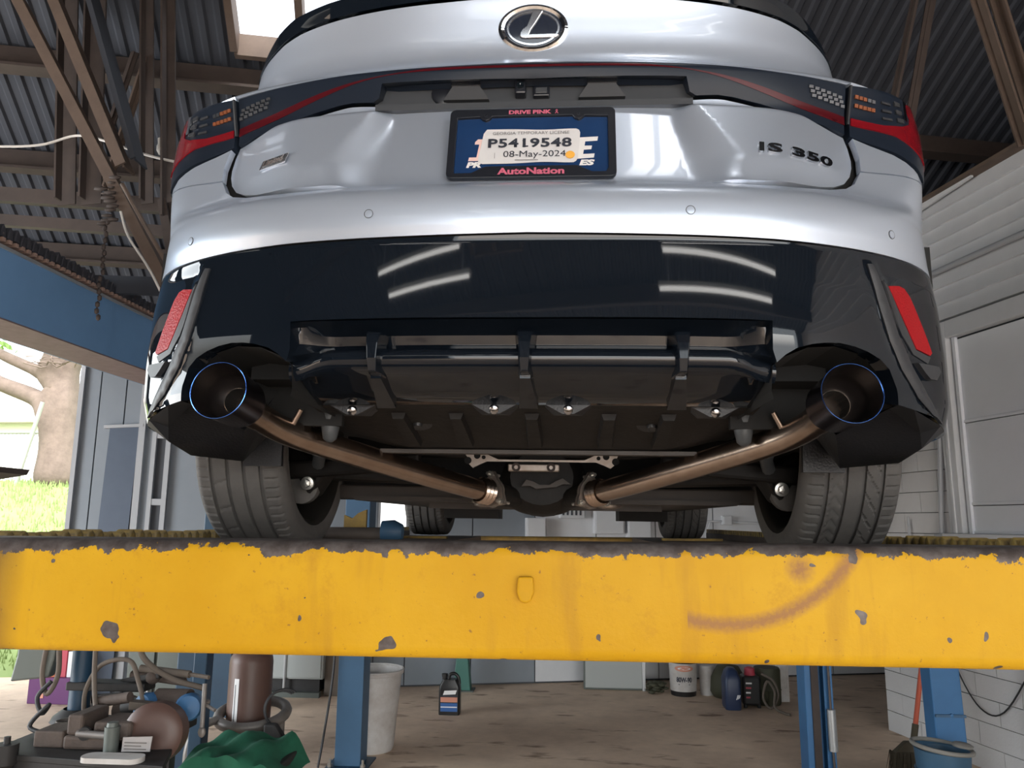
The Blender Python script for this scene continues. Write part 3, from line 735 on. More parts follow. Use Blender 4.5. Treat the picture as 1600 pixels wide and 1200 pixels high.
def lift_post(x, y, label, m, side, h=2.25, extras=False):
    t = thing('lift_post', label, 'lift post', (x, y, -CZ), 'blue posts of the lift under the car')
    w = .088; z0, z1 = -CZ + .012, -CZ + h
    bm = bm_new()
    pr = [(-w, -w), (w, -w), (w, w), (w - .02, w), (w - .02, -w + .02), (-w + .02, -w + .02), (-w + .02, w), (-w, w)]
    if side == 'open': pr = [(-w, w), (-w, -w), (-w * .45, -w), (-w * .45, -w * .2), (w * .35, -w * .2), (w * .35, -w), (w, -w), (w, w)]
    add_prism(bm, [(x + a, y + b, z0) for a, b in pr], (0, 0, z1 - z0)); mk('column', bm, m, t, bevel=.004)
    bm = bm_new(); add_box(bm, x - .14, x + .14, y - .14, y + .14, -CZ, -CZ + .012); mk('base_plate', bm, M_bluedark, t)
    for dx, dy in ((-.11, -.11), (.11, -.11)):
        bm = bm_new(); add_lathe(bm, (x + dx, y + dy, -CZ + .012), (0, 0, 1), [(0, .018), (.02, .018), (.02, .009), (.05, .009)], 6, False, True); mk('anchor_bolt', bm, M_bolt, t)
    if extras:
        bm = bm_new(); add_box(bm, x - .05, x - .005, y - .105, y - .03, z0, z1 - .1); mk('locking_bar', bm, M_beam, t)
        bm = bm_new(); add_tube(bm, [(x + .055, y - .12, -.75), (x + .058, y - .12, -1.18), (x + .058, y - .12, -1.42), (x + .062, y - .12, z0)], .008, 8); mk('cable_rod', bm, M_liftgrey, t, smooth=40)
        bm = bm_new(); add_lathe(bm, (x + .06, y - .12, -1.17), (0.01, 0, -1), [(0, .012), (0, .026), (.25, .028), (.25, .012)], 14); mk('cylinder', bm, M_galv, t, smooth=40)
    return t
lift_post(-1.385, 5.50, 'dark blue lift post in front of the white rubbish bin', M_bluelift, 'c', 2.25)
lift_post(1.700, 5.50, 'lighter blue lift post with a brown locking bar and steel cylinder', M_bluebright, 'open', 2.1, True)
bm = bm_new(); add_tube(bm, cr([(-1.49, 5.40, -.5), (-1.50, 5.39, -1.0), (-1.53, 5.36, -1.35), (-1.56, 5.34, -1.6)], 5), .008, 6)
mk('post_cable', bm, M_dkwire, label='thin black cable hanging beside the dark blue lift post', cat='cable', smooth=60)
# the rolling jack between the runways, seen past the left rear tyre
rj = thing('rolling_jack', 'dark rolling jack beam with a blue end cap and yellow bracket on the left runway', 'jack', (-.95, 3.2, -.10))
bm = bm_new(); add_tube(bm, [(-1.02, 3.2, -.058), (-.68, 3.2, -.058)], .030, 14); mk('beam', bm, M_runway, rj, smooth=40)
bm = bm_new(); add_box(bm, -.98, -.72, 3.16, 3.24, -.1, -.083); mk('foot', bm, M_runway, rj)
bm = bm_new(); add_lathe(bm, (-.68, 3.2, -.045), (1, 0, 0), [(0, .02), (0, .044), (.05, .048), (.085, .03), (.09, .001)], 16, True); mk('end_cap', bm, M_bluelift, rj, smooth=40)
bm = bm_new(); add_prism(bm, [(-.86, 3.26, -.03), (-.765, 3.26, -.03), (-.765, 3.26, .045), (-.80, 3.26, .03), (-.825, 3.26, .008), (-.86, 3.26, .022)], (0, .02, 0)); mk('bracket', bm, M_dullyellow, rj)

# ================================================================== the neighbouring lift's raised runway, overhead at left
NX = -2.68
nb = thing('raised_runway', 'long blue steel lift runway raised overhead at left with serrated edge', 'lift runway', (NX - .25, 4.5, .96))
bm = bm_new()
pr = [(NX, .965), (NX, 1.305), (NX - .012, 1.318), (NX - .34, 1.318), (NX - .34, 1.30), (NX - .014, 1.30), (NX - .014, .98), (NX - .34, .98), (NX - .34, .965)]
add_prism(bm, [(a, 1.6, b) for a, b in pr], (0, 5.2, 0)); mk('side_channel', bm, M_runblue, nb, bevel=.004)
bm = bm_new(); add_box(bm, NX - .30, NX - .002, 1.6, 6.8, .957, .964); mk('bottom_flange', bm, M_pinkgrey, nb, label='underside with pink floor light in its colour')
bm = bm_new(); add_box(bm, NX - .002, NX + .012, 1.6, 6.8, 1.300, 1.316); mk('edge_strip', bm, M_galv, nb)
sl = kn = None
for k in range(64):
    y = 3.1 + k * .046
    if sl is None:
        bm = bm_new(); add_box(bm, NX - .10, NX + .02, y - .011, y + .011, 1.330, 1.350); sl = mk('slat', bm, M_slat, nb)
        bm = bm_new(); add_prism(bm, [(NX - .02, y - .02, 1.352), (NX - .02, y + .02, 1.352), (NX - .02, y + .015, 1.395), (NX - .02, y - .002, 1.418), (NX - .02, y - .014, 1.39)], (.035, 0, 0)); kn = mk('grip_lug', bm, M_chain, nb, bevel=.004)
        bm = bm_new(); add_box(bm, NX - .075, NX + .012, y - .006, y + .006, 1.366, 1.378); sm = mk('slat', bm, M_liftgrey, nb)
    else:
        dup(sl, (0, k * .046, 0)); dup(kn, (random.uniform(-.004, .004), k * .046, random.uniform(-.006, .006))); dup(sm, (0, k * .046, 0))
bm = bm_new(); add_box(bm, NX - .12, NX - .02, 1.6, 6.8, 1.352, 1.364); add_box(bm, NX - .30, NX - .05, 1.6, 6.8, 1.318, 1.330); add_box(bm, NX - .3, NX - .08, 1.6, 6.8, 1.38, 1.41); mk('tread_plate', bm, M_chain, nb)
# posts that carry that runway (outside the frame, at its ends) and its hanging approach flap
for y in (1.7, 6.7):
    bm = bm_new(); add_box(bm, NX - .22, NX - .06, y - .08, y + .08, -CZ, .957); mk('post', bm, M_bluedark, nb)
fl = bm_new(); add_prism(fl, [(-3.62, 3.75, .27), (-3.02, 4.02, .275), (-3.035, 4.02, .245), (-3.62, 3.75, .10)], (-.02, .30, 0))
add_box(fl, -3.62, -3.54, 3.86, 3.94, -CZ, .12)
mk('ramp_flap', fl, M_beam, kind='thing', label='brown pointed steel ramp flap at the left edge before the lawn', cat='ramp flap')
# steel column the sloping roof brace comes down to
bm = bm_new(); add_box(bm, -1.805, -1.735, 3.97, 4.05, -CZ, 2.04); mk("steel_column", bm, M_bluedark, label='grey-green steel column behind the brown gas cylinder', cat='column', bevel=.006)
from mathutils.geometry import tessellate_polygon
# ================================================================== the car
PW, PD, PN = .92, .42, 2.6
_xs = np.sin(np.linspace(0, PI / 2, 400)) * PW
_ys = PD * (1 - np.clip(1 - (_xs / PW) ** PN, 0, 1) ** (1 / PN))
_s = np.concatenate([[0], np.cumsum(np.hypot(np.diff(_xs), np.diff(_ys)))])
SEND = float(_s[-1])
PROF = [(.0, 1.60), (.15, 1.425), (.25, 1.405), (.34, 1.393), (.37, 1.392), (.535, 1.390), (.546, 1.3815), (.56, 1.3785), (.58, 1.3775), (.61, 1.379), (.63, 1.386), (.645, 1.402), (.655, 1.425), (.67, 1.438), (.70, 1.452), (.84, 1.505), (.88, 1.52), (.93, 1.513), (.965, 1.508), (.985, 1.538), (1.0, 1.549), (1.025, 1.552), (1.05, 1.549), (1.10, 1.536), (1.14, 1.523), (1.2, 1.515)]
PROFS = [(0, 1.55), (.15, 1.44), (.25, 1.405), (.34, 1.395), (.54, 1.389), (.60, 1.387), (.70, 1.395), (.80, 1.43), (.90, 1.47), (.965, 1.50), (1.0, 1.549), (1.05, 1.551), (1.14, 1.525), (1.2, 1.515)]
WID = [(0, .885), (.15, .895), (.25, .905), (.35, .90), (.45, .892), (.55, .875), (.62, .868), (.70, .878), (.80, .90), (.88, .91), (.965, .915), (.99, .80), (1.05, .765), (1.12, .74), (1.2, .72)]
def smo(x, a, b):
    q = np.clip((np.asarray(x, float) - a) / (b - a), 0, 1); return q * q * (3 - 2 * q)
def gauss_interp(z, P):
    """a softened polyline"""
    xp = [p[0] for p in P]; fp = [p[1] for p in P]; o = 0
    for d, w in ((-.012, .2), (-.006, .2), (0, .2), (.006, .2), (.012, .2)): o = o + w * np.interp(np.asarray(z) + d, xp, fp)
    return o
def S(t, z, relief=None, off=0.0):
    t = np.asarray(t, float); z = np.asarray(z, float); a = np.abs(t)
    X0 = np.sign(t) * np.where(a < SEND, np.interp(a, _s, _xs), PW); Y0 = np.where(a < SEND, np.interp(a, _s, _ys), PD + (a - SEND))
    k = smo(a, .70, .98); yc = gauss_interp(z, PROF) * (1 - k) + gauss_interp(z, PROFS) * k
    X = X0 * np.interp(z, [p[0] for p in WID], [p[1] for p in WID]) / PW; Y = yc + Y0
    if relief is not None: Y = Y + relief(t, z)
    return np.stack([X, Y, z + 0 * t], -1)
def Nrm(t, z, relief=None):
    e = .004
    a = S(t + e, z, relief) - S(t - e, z, relief); b = S(t, z + e, relief) - S(t, z - e, relief)
    n = np.cross(a, b); return n / np.linalg.norm(n, axis=-1, keepdims=True)
def frame_at(t, z, relief=None):
    p = S(t, z, relief); n = Vector(Nrm(t, z, relief)); e = .004
    r = Vector(S(t + e, z, relief) - S(t - e, z, relief)).normalized(); u = n.cross(r).normalized()
    if u.z < 0: u = -u
    return Vector(p), r, u, n
def panel(name, half, m, parent, relief=None, dt=.022, dz=.016, off=0.0, rim=.014, mirror=False, sym=True, side=1, label=None, zs=()):
    """a body panel cut out of the car skin: outline in (distance along the skin, height)"""
    half = [tuple(p) for p in half]
    if sym: poly = half + [(-t, z) for t, z in reversed(half) if abs(t) > 1e-6]
    else: poly = half if side > 0 else [(-t, z) for t, z in reversed(half)]
    bm = bm_new(); vv = [bm.verts.new((t, z, 0)) for t, z in poly]
    for i, j, k in tessellate_polygon([[Vector((t, z, 0)) for t, z in poly]]):
        try: bm.faces.new((vv[i], vv[j], vv[k]))
        except ValueError: pass
    t0, t1 = min(p[0] for p in poly), max(p[0] for p in poly); z0, z1 = min(p[1] for p in poly), max(p[1] for p in poly)
    for c in np.arange(math.floor(t0 / dt) * dt + dt, t1, dt if t1 < 1.7 and t0 > -1.7 else .05):
        bmesh.ops.bisect_plane(bm, geom=bm.verts[:] + bm.edges[:] + bm.faces[:], plane_co=(c, 0, 0), plane_no=(1, 0, 0), dist=1e-6)
    for c in list(np.arange(math.floor(z0 / dz) * dz + dz, z1, dz)) + list(zs):
        bmesh.ops.bisect_plane(bm, geom=bm.verts[:] + bm.edges[:] + bm.faces[:], plane_co=(0, c, 0), plane_no=(0, 1, 0), dist=1e-6)
    bmesh.ops.recalc_face_normals(bm, faces=bm.faces[:])
    bm.verts.ensure_lookup_table(); bm.verts.index_update()
    tz = np.array([v.co[:2] for v in bm.verts]); P = S(tz[:, 0], tz[:, 1], relief); N = Nrm(tz[:, 0], tz[:, 1], relief)
    P = P + N * off
    faces = []
    for fc in bm.faces:
        ids = [v.index for v in fc.verts]
        if fc.normal.z < 0: ids.reverse()
        faces.append(ids)
    V = [tuple(p) for p in P]; NN = [tuple(n) for n in N]
    for e in bm.edges:
        if len(e.link_faces) != 1: continue
        l = e.link_loops[0] if e.link_loops else None
        a, b = (l.vert.index, l.link_loop_next.vert.index) if l else (e.verts[0].index, e.verts[1].index)
        if e.link_faces[0].normal.z < 0: a, b = b, a
        pa, pb = P[a], P[b]; na, nb_ = N[a], N[b]
        n = np.cross(pb - pa, na); ln = np.linalg.norm(n)
        if ln < 1e-9: continue
        n = n / ln; k = len(V)
        V += [tuple(pa), tuple(pb), tuple(pb - nb_ * rim), tuple(pa - na * rim)]; NN += [tuple(n)] * 4
        faces.append([k + 1, k, k + 3, k + 2])
    bm.free()
    me = bpy.data.meshes.new(name); me.from_pydata(V, [], faces); me.update()
    for p in me.polygons: p.use_smooth = True
    me.normals_split_custom_set_from_vertices(NN)
    o = mk(name, None, m, parent, me=me, label=label); return o
def panels2(name, half, m, parent, **k):
    return [panel(name, half, m, parent, sym=False, side=s, **k) for s in (1, -1)]

GZ = -.095
car = thing('car', 'silver four-door car seen from behind and below, raised on the yellow lift', 'car', (0, 3.7, GZ))
car.rotation_euler.y = R_(.5)

# --- relief of the skin
def rel_lid(t, z):
    a = np.abs(t)
    inn = np.interp(z, [.657, .83], [.345, .300]); out = np.interp(z, [.657, .725, .865], [.450, .447, .343])
    q_ = np.clip((a - inn) / (out - inn), 0, 1); k = (.3 * q_ + .7 * smo(q_, 0, 1)) * (1 - smo(a, .50, .70)) * (1 - smo(z, .855, .884))
    zc = np.interp(a, [.44, .7, .8], [.717, .737, .742])
    led = np.clip((zc - z) / .04, 0, 1.6) * .0085 * smo(a, .40, .46) * (1 - .6 * smo(a, .6, .72))
    return .016 - .040 * k + led
def rel_val(t, z):
    a = np.abs(t); tc = np.interp(z, [.2, .255, .30, .357, .494, .53], [.86, .787, .748, .714, .690, .682])
    d = smo(a - tc, .030, .046) * smo(z, .53, .495) if False else smo(a - tc, .030, .046) * (1 - smo(z, .490, .525))
    ridge = np.exp(-((a - tc - .012) / .014) ** 2) * .006 * (1 - smo(z, .48, .52))
    return .010 * d * (1 - smo(a, .80, .93)) - ridge
def rel_garn(t, z):
    a = np.abs(t); zb = np.interp(a, [0, .345, .40, .49, .583, .70, .83, .96], [.93, .895, .899, .886, .862, .832, .798, .75]); zt = np.interp(a, [0, .2, .39, .535, .7, .95], [.974, .966, .961, .953, .948, .962])
    f = np.clip((z - zb) / (zt - zb), 0, 1)
    return .010 * (1 - f) ** 2 * (1 - .8 * smo(a, .7, .9)) - .004

# --- silver skin
lid_top = [(0, .884), (.304, .886), (.345, .893), (.40, .897), (.432, .894), (.49, .884), (.54, .873), (.583, .860), (.64, .845), (.694, .830)]
lid_half = cr(lid_top, 3) + [(.703, .80), (.711, .768), (.712, .748), (.707, .724), (.693, .704), (.665, .690), (.625, .680), (.577, .673), (.49, .665), (.405, .660), (.3, .657), (0, .657)]
trunk = panel('trunk_lid', lid_half, M_silver, car, rel_lid, dt=.010, dz=.010)
bump_half = [(0, .6505), (.3, .651), (.405, .653), (.49, .655), (.575, .659), (.64, .666), (.685, .678), (.712, .697), (.7235, .722), (.728, .731), (.80, .7345), (.95, .742), (1.22, .75), (1.24, .54), (1.2, .523), (.93, .521), (.83, .525), (.67, .529), (.5, .533), (.24, .535), (0, .538)]
bumper = panel('rear_bumper', bump_half, M_silver, car, None, dt=.022, dz=.008)
tA = 2.32 - 1.84 + SEND
def arch(tc, r0=.375, n=14, flip=False):
    return [(tc - r0 * math.cos(PI * k / n), .24 + r0 * math.sin(PI * k / n)) for k in range(n + 1)]
quarter = [(.7295, .7345), (.7275, .77), (.718, .80), (.712, .822), (.76, .808), (.825, .792), (.90, .768), (.965, .747), (1.055, .752), (1.112, .80), (1.105, .964)]
quarter = [(.7295, .7345), (.80, .738), (.95, .7455), (1.225, .7535), (1.243, .56)] + [p for p in arch(tA) if p[1] > .24][2:] + [(tA + .38, .10), (tA + 2.42, .10)] + [p for p in arch(tA + 2.8)] + [(tA + 3.2, .15), (tA + 3.55, .3), (tA + 3.6, .62), (tA + 2.6, .83), (2.6, .95), (1.2, .960)] + quarter[::-1][:-1]
panels2('side_body', quarter, M_silver, car, dt=.03, dz=.03)
up_bot = [(0, .978), (.2, .970), (.39, .965), (.535, .957), (.62, .954), (.70, .953), (.72, .966), (.80, .968), (.95, .972), (1.2, .967), (1.6, .966)]
up_top = [(1.6, 1.075), (1.2, 1.09), (1.0, 1.098), (.90, 1.104), (.82, 1.112), (.77, 1.120), (.70, 1.125), (.57, 1.128), (.42, 1.130), (.24, 1.132), (0, 1.137)]
upper = panel('trunk_lid_upper', up_bot + up_top, M_silver, car, None, dt=.02, dz=.010)
sp_bot = [(0, 1.140), (.24, 1.135), (.42, 1.133), (.57, 1.131), (.70, 1.128), (.77, 1.123), (.82, 1.115), (.90, 1.107), (.96, 1.101)]
sp_top = [(.97, 1.107), (.90, 1.118), (.85, 1.132), (.80, 1.148), (.73, 1.158), (.6, 1.163), (.48, 1.165), (.24, 1.168), (0, 1.170)]
def rel_sp(t, z): return -.006 - .010 * smo(z, 1.12, 1.17) * (1 - smo(np.abs(t), .7, .95))
panel('spoiler', sp_bot + sp_top, M_black, car, rel_sp, rim=.05)
# --- dark light band, tail lamps, red strip
gb = [(.694, .834), (.64, .849), (.583, .864), (.54, .877), (.49, .888), (.432, .898), (.40, .901), (.352, .898), (.338, .905), (.330, .934), (.30, .9345), (0, .934)]
garn = panel('light_band', [(0, .974), (.2, .966), (.39, .961), (.535, .953), (.62, .950), (.696, .948)] + gb, M_garnish, car, rel_garn, dt=.018, dz=.010, rim=.05)
lamp_o = [(.706, .828), (.708, .949), (.80, .957), (.89, .963), (.945, .965), (1.03, .961), (1.085, .95), (1.098, .80), (1.045, .757), (.965, .752), (.90, .774), (.825, .798), (.76, .814)]
lamps = panels2('tail_lamp', lamp_o, M_garnish, car, relief=rel_garn, dt=.02, dz=.012, off=.003, rim=.03)
panel('red_light_bar', cr([(0, .9615), (.2, .9600), (.26, .9565), (.38, .944), (.475, .926), (.584, .899), (.695, .879)], 3) + cr([(.695, .858), (.584, .884), (.491, .911), (.40, .936), (.316, .9495), (.2, .9545), (0, .956)], 3), M_dred, garn, rel_garn, dt=.02, dz=.008, off=.0012, rim=.004)
red_o = [(.709, .877), (.80, .869), (.86, .876), (.892, .890), (.898, .91), (.885, .946), (.93, .962), (1.03, .957), (1.075, .94), (1.08, .83), (1.03, .805), (.96, .797), (.90, .818), (.835, .843), (.77, .852), (.709, .857)]
reds = panels2('red_lens', red_o, M_red, None, relief=rel_garn, dt=.02, dz=.012, off=.0055, rim=.004)
for r, l in zip(reds, lamps): par(r, l)
def chip(t, z, w, h, d, m, parent, name, relief=rel_garn, lift=.004, sk=0):
    p, r, u, n = frame_at(t, z, relief); bm = bm_new(); add_box(bm, -w / 2, w / 2, -h / 2, h / 2, 0, d)
    for v in bm.verts: v.co.x += sk * v.co.y
    place(bm, p + n * lift, r, u, n); return mk(name, bm, m, parent)
random.seed(9)
for s, lp in ((1, lamps[0]), (-1, lamps[1])):
    for r in range(3):
        for k in range(6):
            t = .607 + k * .0145 + r * .004; z = .931 - k * .0024 - r * .009
            if t < .692: chip(s * t, z, .010, .0065, .003, M_led, garn, 'led_cell', lift=.001)
    for r in range(2):
        for k in range(5): chip(s * (.722 + k * .012), .926 - r * .019 - k * .0008, .009, .008, .003, M_amber if r or k < 3 else M_led, lp, 'amber_cell')
    for r in range(3): chip(s * (.845 + r * .004), .932 - r * .021, .018, .010, .004, M_led, lp, 'reflector_cell')
    for r in range(3): chip(s * (.808 + r * .002), .926 - r * .019, .026, .005, .003, M_dplast, lp, 'lamp_louvre')
    chip(s * .872, .920, .010, .055, .005, M_chrome, lp, 'lamp_edge', sk=s * .25)
    chip(s * .7015, .905, .004, .085, .006, M_dplast, lp, 'lamp_seam')
# --- lamp-housing strip above the plate
bm = bm_new(); add_box(bm, -.345, .345, 1.560, 1.575, .875, .965); add_box(bm, -.34, .34, 1.52, 1.56, .95, .958); add_box(bm, -.34, .34, 1.525, 1.56, .872, .886)
M_greypl = mat('grey_handle_plastic', (0.055, 0.060, 0.068), 0.45)
hs = mk('handle_strip', bm, M_greypl, car)
bm = bm_new(); add_lathe(bm, (-.199, 1.56, .928), (0, -1, 0), [(0, .026), (.004, .025), (.006, .02)], 20, False, True); mk('round_plug', bm, M_frame, hs, smooth=30)
for x in (-.145, .150):
    bm = bm_new(); add_hull(bm, [(x - .05, 1.545, .905), (x + .05, 1.545, .905), (x + .05, 1.562, .905), (x - .05, 1.562, .905), (x - .03, 1.54, .934), (x + .03, 1.54, .934), (x + .03, 1.562, .934), (x - .03, 1.562, .934)]); lw = mk('plate_lamp', bm, M_dplast, hs)
    bm = bm_new(); add_box(bm, x - .032, x + .032, 1.536, 1.545, .934, .946); mk('lamp_lens', bm, M_greypl if False else M_satin, hs)
bm = bm_new(); add_box(bm, -.038, -.014, 1.535, 1.562, .912, .946); cm = mk('reversing_camera', bm, M_frame, hs, bevel=.004)
bm = bm_new(); add_lathe(bm, (-.026, 1.535, .930), (0, -1, 0), [(0, .008), (.004, .007), (.004, .004), (.002, .0)], 16); mk('camera_lens', bm, M_glass, hs, smooth=30)
bm = bm_new(); add_box(bm, .001, .037, 1.546, 1.562, .911, .935); bt = mk('boot_button', bm, M_frame, hs, bevel=.003)
bm = bm_new(); add_box(bm, .006, .032, 1.543, 1.547, .916, .930); mk('button_face', bm, M_greypl, hs, bevel=.002)

# --- emblem, badges, parking sensors
p, r, u, n = frame_at(0, 1.070)
em = None
bm = bm_new(); seg = 48; prof = [(.0775, .0512, 0), (.0765, .0505, .006), (.070, .046, .0085), (.0635, .0405, .006), (.0625, .0395, .002)]
add_grid(bm, [[(a * math.cos(2 * PI * k / seg), b * math.sin(2 * PI * k / seg), c) for k in range(seg)] for a, b, c in prof], close=True)
em = mk('emblem', place(bm, p, r, u, n), M_chrome, upper, smooth=40)
bm = bm_new(); add_lathe(bm, (0, 0, 0), (0, 0, 1), [(0, 1.0), (.003, .99)], 48, False, True)
for v in bm.verts: v.co.x *= .064; v.co.y *= .041
mk('emblem_disc', place(bm, p, r, u, n), M_embl, upper)
bm = bm_new(); add_grid(bm, [[(a * math.cos(2 * PI * k / seg), b * math.sin(2 * PI * k / seg), c) for k in range(seg)] for a, b, c in ((.059, .0375, .003), (.058, .0367, .006), (.054, .0330, .006), (.053, .0320, .003))], close=True)
mk('emblem_ring', place(bm, p, r, u, n), M_chrome, upper, smooth=50)
Lp = [(700, 240), (790, 240), (880, 250), (745, 500), (655, 650), (628, 738), (1135, 738), (1165, 765), (1112, 822), (560, 826), (492, 815), (462, 780), (470, 700), (505, 632), (590, 560)]
bm = bm_new(); add_prism(bm, [((x - 700) / 620 * .0755, -(y - 610) / 500 * .050, .003) for x, y in Lp], (0, 0, .005)); mk('emblem_glyph', place(bm, p, r, u, n), M_chrome, upper, bevel=.0012)
for ch, cx, wd_ in (('I', -.0795, .0105), ('S', -.050, .032), ('3', .004, .032), ('5', .041, .032), ('0', .077, .034)):
    bm = text_bm(ch, .030, bold=.0011, extrude=.0025, width=wd_)
    for v in bm.verts:
        q, rr, uu, nn = frame_at(.561 + cx + v.co.x, .734 + v.co.y * 1.05, rel_lid); v.co = q + nn * (v.co.z + .003)
    mk('badge_letter', bm, M_bchrome, trunk)
bm = bm_new(); add_prism(bm, [(-.043, -.0115, 0), (.038, -.0115, 0), (.043, .0115, 0), (-.038, .0115, 0)], (0, 0, .004))
q, rr, uu, nn = frame_at(-.571, .7475, rel_lid)
bd = mk('script_badge', place(bm, q, rr, uu, nn), M_satin, trunk, bevel=.001)
bm = bm_new(); add_prism(bm, [(-.039, -.0088, .004), (.036, -.0088, .004), (.0395, .0088, .004), (-.0355, .0088, .004)], (0, 0, .0005)); mk('badge_field', place(bm, q, rr, uu, nn), M_dplast, trunk)
bm = text_bm('Limited', .021, bold=.0006, shear=.25, extrude=.0008, width=.066)
for v in bm.verts: v.co.y -= .0062; v.co.z += .005
mk('badge_lettering', place(bm, q, rr, uu, nn), M_chrome, trunk)
for t, z in ((.324, .579), (-.322, .579), (.773, .570), (-.771, .570)):
    q, rr, uu, nn = frame_at(t, z); bm = bm_new(); add_lathe(bm, (0, 0, 0), (0, 0, 1), [(-.003, .0092), (.0007, .0090), (.0004, .0082), (-.0004, .0080)], 24)
    sn = mk('sensor_ring', place(bm, q, rr, uu, nn), M_dplast, bumper, smooth=30)
    bm = bm_new(); add_lathe(bm, (0, 0, 0), (0, 0, 1), [(-.003, .0078), (.0012, .0076), (.0016, .004)], 24, False, True); mk('parking_sensor', place(bm, q, rr, uu, nn), M_silver, bumper, smooth=30)

# --- number plate in its dealer frame
pl0, pl1 = Vector((0, 1.449, .673)), Vector((0, 1.489, .8435)); PU = (pl1 - pl0); PH = PU.length; PU.normalize(); PR = Vector((1, 0, 0)); PNn = PR.cross(PU)
PO = pl0 + Vector((.0035, 0, 0))
def on_plate(bm): return place(bm, PO, PR, PU, PNn)
def rrect(x0, x1, y0, y1, r, n=5):
    o = []
    for cx, cy, a0 in ((x1 - r, y1 - r, 0), (x0 + r, y1 - r, .5), (x0 + r, y0 + r, 1), (x1 - r, y0 + r, 1.5)):
        for k in range(n + 1): a = (a0 + .5 * k / n) * PI; o.append((cx + r * math.cos(a), cy + r * math.sin(a)))
    return o
bm = bm_new(); add_prism(bm, [(x, y, -.002) for x, y in rrect(-.158, .158, .006, PH - .006, .010)], (0, 0, .003)); plate = mk('license_plate', on_plate(bm), M_plateblue, car)
# frame: outer rounded rectangle with the window cut out, stepped at the bottom and round the screws
outer = rrect(-.1705, .1705, 0, PH, .012)
inner = [(.155, .022), (.155, PH - .022), (.108, PH - .020), (.103, PH - .026), (.096, PH - .030), (.088, PH - .026), (.083, PH - .019), (-.083, PH - .019), (-.088, PH - .026), (-.096, PH - .030), (-.103, PH - .026), (-.108, PH - .020), (-.155, PH - .022), (-.155, .012), (-.12, .012), (-.092, .028), (.092, .028), (.122, .012), (.150, .012)]
bm = bm_new()
def ringfill(bm, outer, inner, z0, z1):
    vo = [bm.verts.new((*p, z1)) for p in outer]; vi = [bm.verts.new((*p, z1)) for p in inner]
    es = [bm.edges.new((l[i], l[(i + 1) % len(l)])) for l in (vo, vi) for i in range(len(l))]
    bmesh.ops.triangle_fill(bm, use_beauty=True, edges=es)
    ret = bmesh.ops.extrude_face_region(bm, geom=bm.faces[:]); 
    for g in ret['geom']:
        if isinstance(g, bmesh.types.BMVert): g.co.z = z0
ringfill(bm, outer, inner, -.002, .0075)
pf = mk('plate_frame', on_plate(bm), M_frame, plate, bevel=.0012)
def letter(s, x, y, w, h, m, name='lettering', bold=0, shear=0, z=.0077, parent=None, space=1.0, bev=None):
    bm = text_bm(s, h / .70, bold=bold, shear=shear, width=w, space=space)
    for v in bm.verts: v.co.x += x; v.co.y += y; v.co.z += z
    mk(name, on_plate(bm), m, parent or plate, fixn=False)
letter('DRIVE PINK', -.0045, PH - .0145, .088, .0095, M_pink, bold=.0006)
bm = bm_new(); add_tube(bm, [(.0475, PH - .0148, .0079), (.0525, PH - .0070, .0079), (.0505, PH - .0048, .0079), (.0485, PH - .0070, .0079), (.0535, PH - .0148, .0079)], .0008, 4); mk('ribbon_mark', on_plate(bm), M_pink, plate)
letter('AutoNation', .0, .0075, .134, .0150, M_pink, bold=.0008)
bm = bm_new(); k1 = .0015
one = [(-.128, .046), (-.0925, .046), (-.086, .101), (-.1105, .101), (-.116, .094), (-.1165, .088), (-.107, .088), (-.1115, .055), (-.1265, .055)]
add_prism(bm, [(x, y, k1) for x, y in one], (0, 0, .0004)); mk('numeral_one', on_plate(bm), M_pinkwhite, plate)
EE = [(.086, .047), (.126, .050), (.1275, .060), (.1045, .059), (.106, .070), (.121, .071), (.1225, .080), (.1075, .080), (.109, .091), (.1335, .0925), (.135, .103), (.094, .101)]
bm = bm_new(); add_prism(bm, [(x, y, k1) for x, y in EE], (0, 0, .0004)); mk('letter_e', on_plate(bm), M_white, plate)
letter('PR', -.116, .030, .031, .0125, M_white, bold=.0010, shear=.2, z=.0018); letter('ES', .112, .032, .031, .0125, M_white, bold=.0010, shear=.2, z=.0018)
for x in (-.0965, .0955):
    bm = bm_new(); add_lathe(bm, (x, PH - .0165, .0015), (0, 0, 1), [(0, .0075), (.004, .007), (.006, .004), (.006, .0015)], 16, False, True); mk('screw', on_plate(bm), M_galv, plate, smooth=35)
# temporary paper tag, edges gently wavy
bm = bm_new(); nx, ny = 24, 8; rows = []
x0, x1, y0, y1 = -.1035, .0965, .0365, .1245
for j in range(ny + 1):
    rows.append([])
    for i in range(nx + 1):
        f, g = i / nx, j / ny; x = x0 + (x1 - x0) * f + (.006 * (g - .5) if i == 0 else 0) * 1 + (g - .5) * .006; y = y0 + (y1 - y0) * g + (.0012 * math.sin(f * 9) - .003 * f) * (2 * g - 1)
        c = min(f, 1 - f) * (x1 - x0); d = min(g, 1 - g) * (y1 - y0)
        if c < 1e-6 and d < 1e-6: x += .003 * (1 if f < .5 else -1); y += .003 * (1 if g < .5 else -1)
        rows[-1].append((x, y, .0035 + .0012 * math.sin(f * 11) * math.cos(g * 4)))
add_grid(bm, rows); tg = mk('temporary_tag', on_plate(bm), M_paper, plate, smooth=60, fixn=False)
TG = .0052
letter('GEORGIA TEMPORARY LICENSE', -.0015, .109, .157, .0075, M_inkgrey, z=TG)
letter('P5419548', -.0035, .0770, .170, .0215, M_ink, bold=.0009, z=TG, space=1.08)
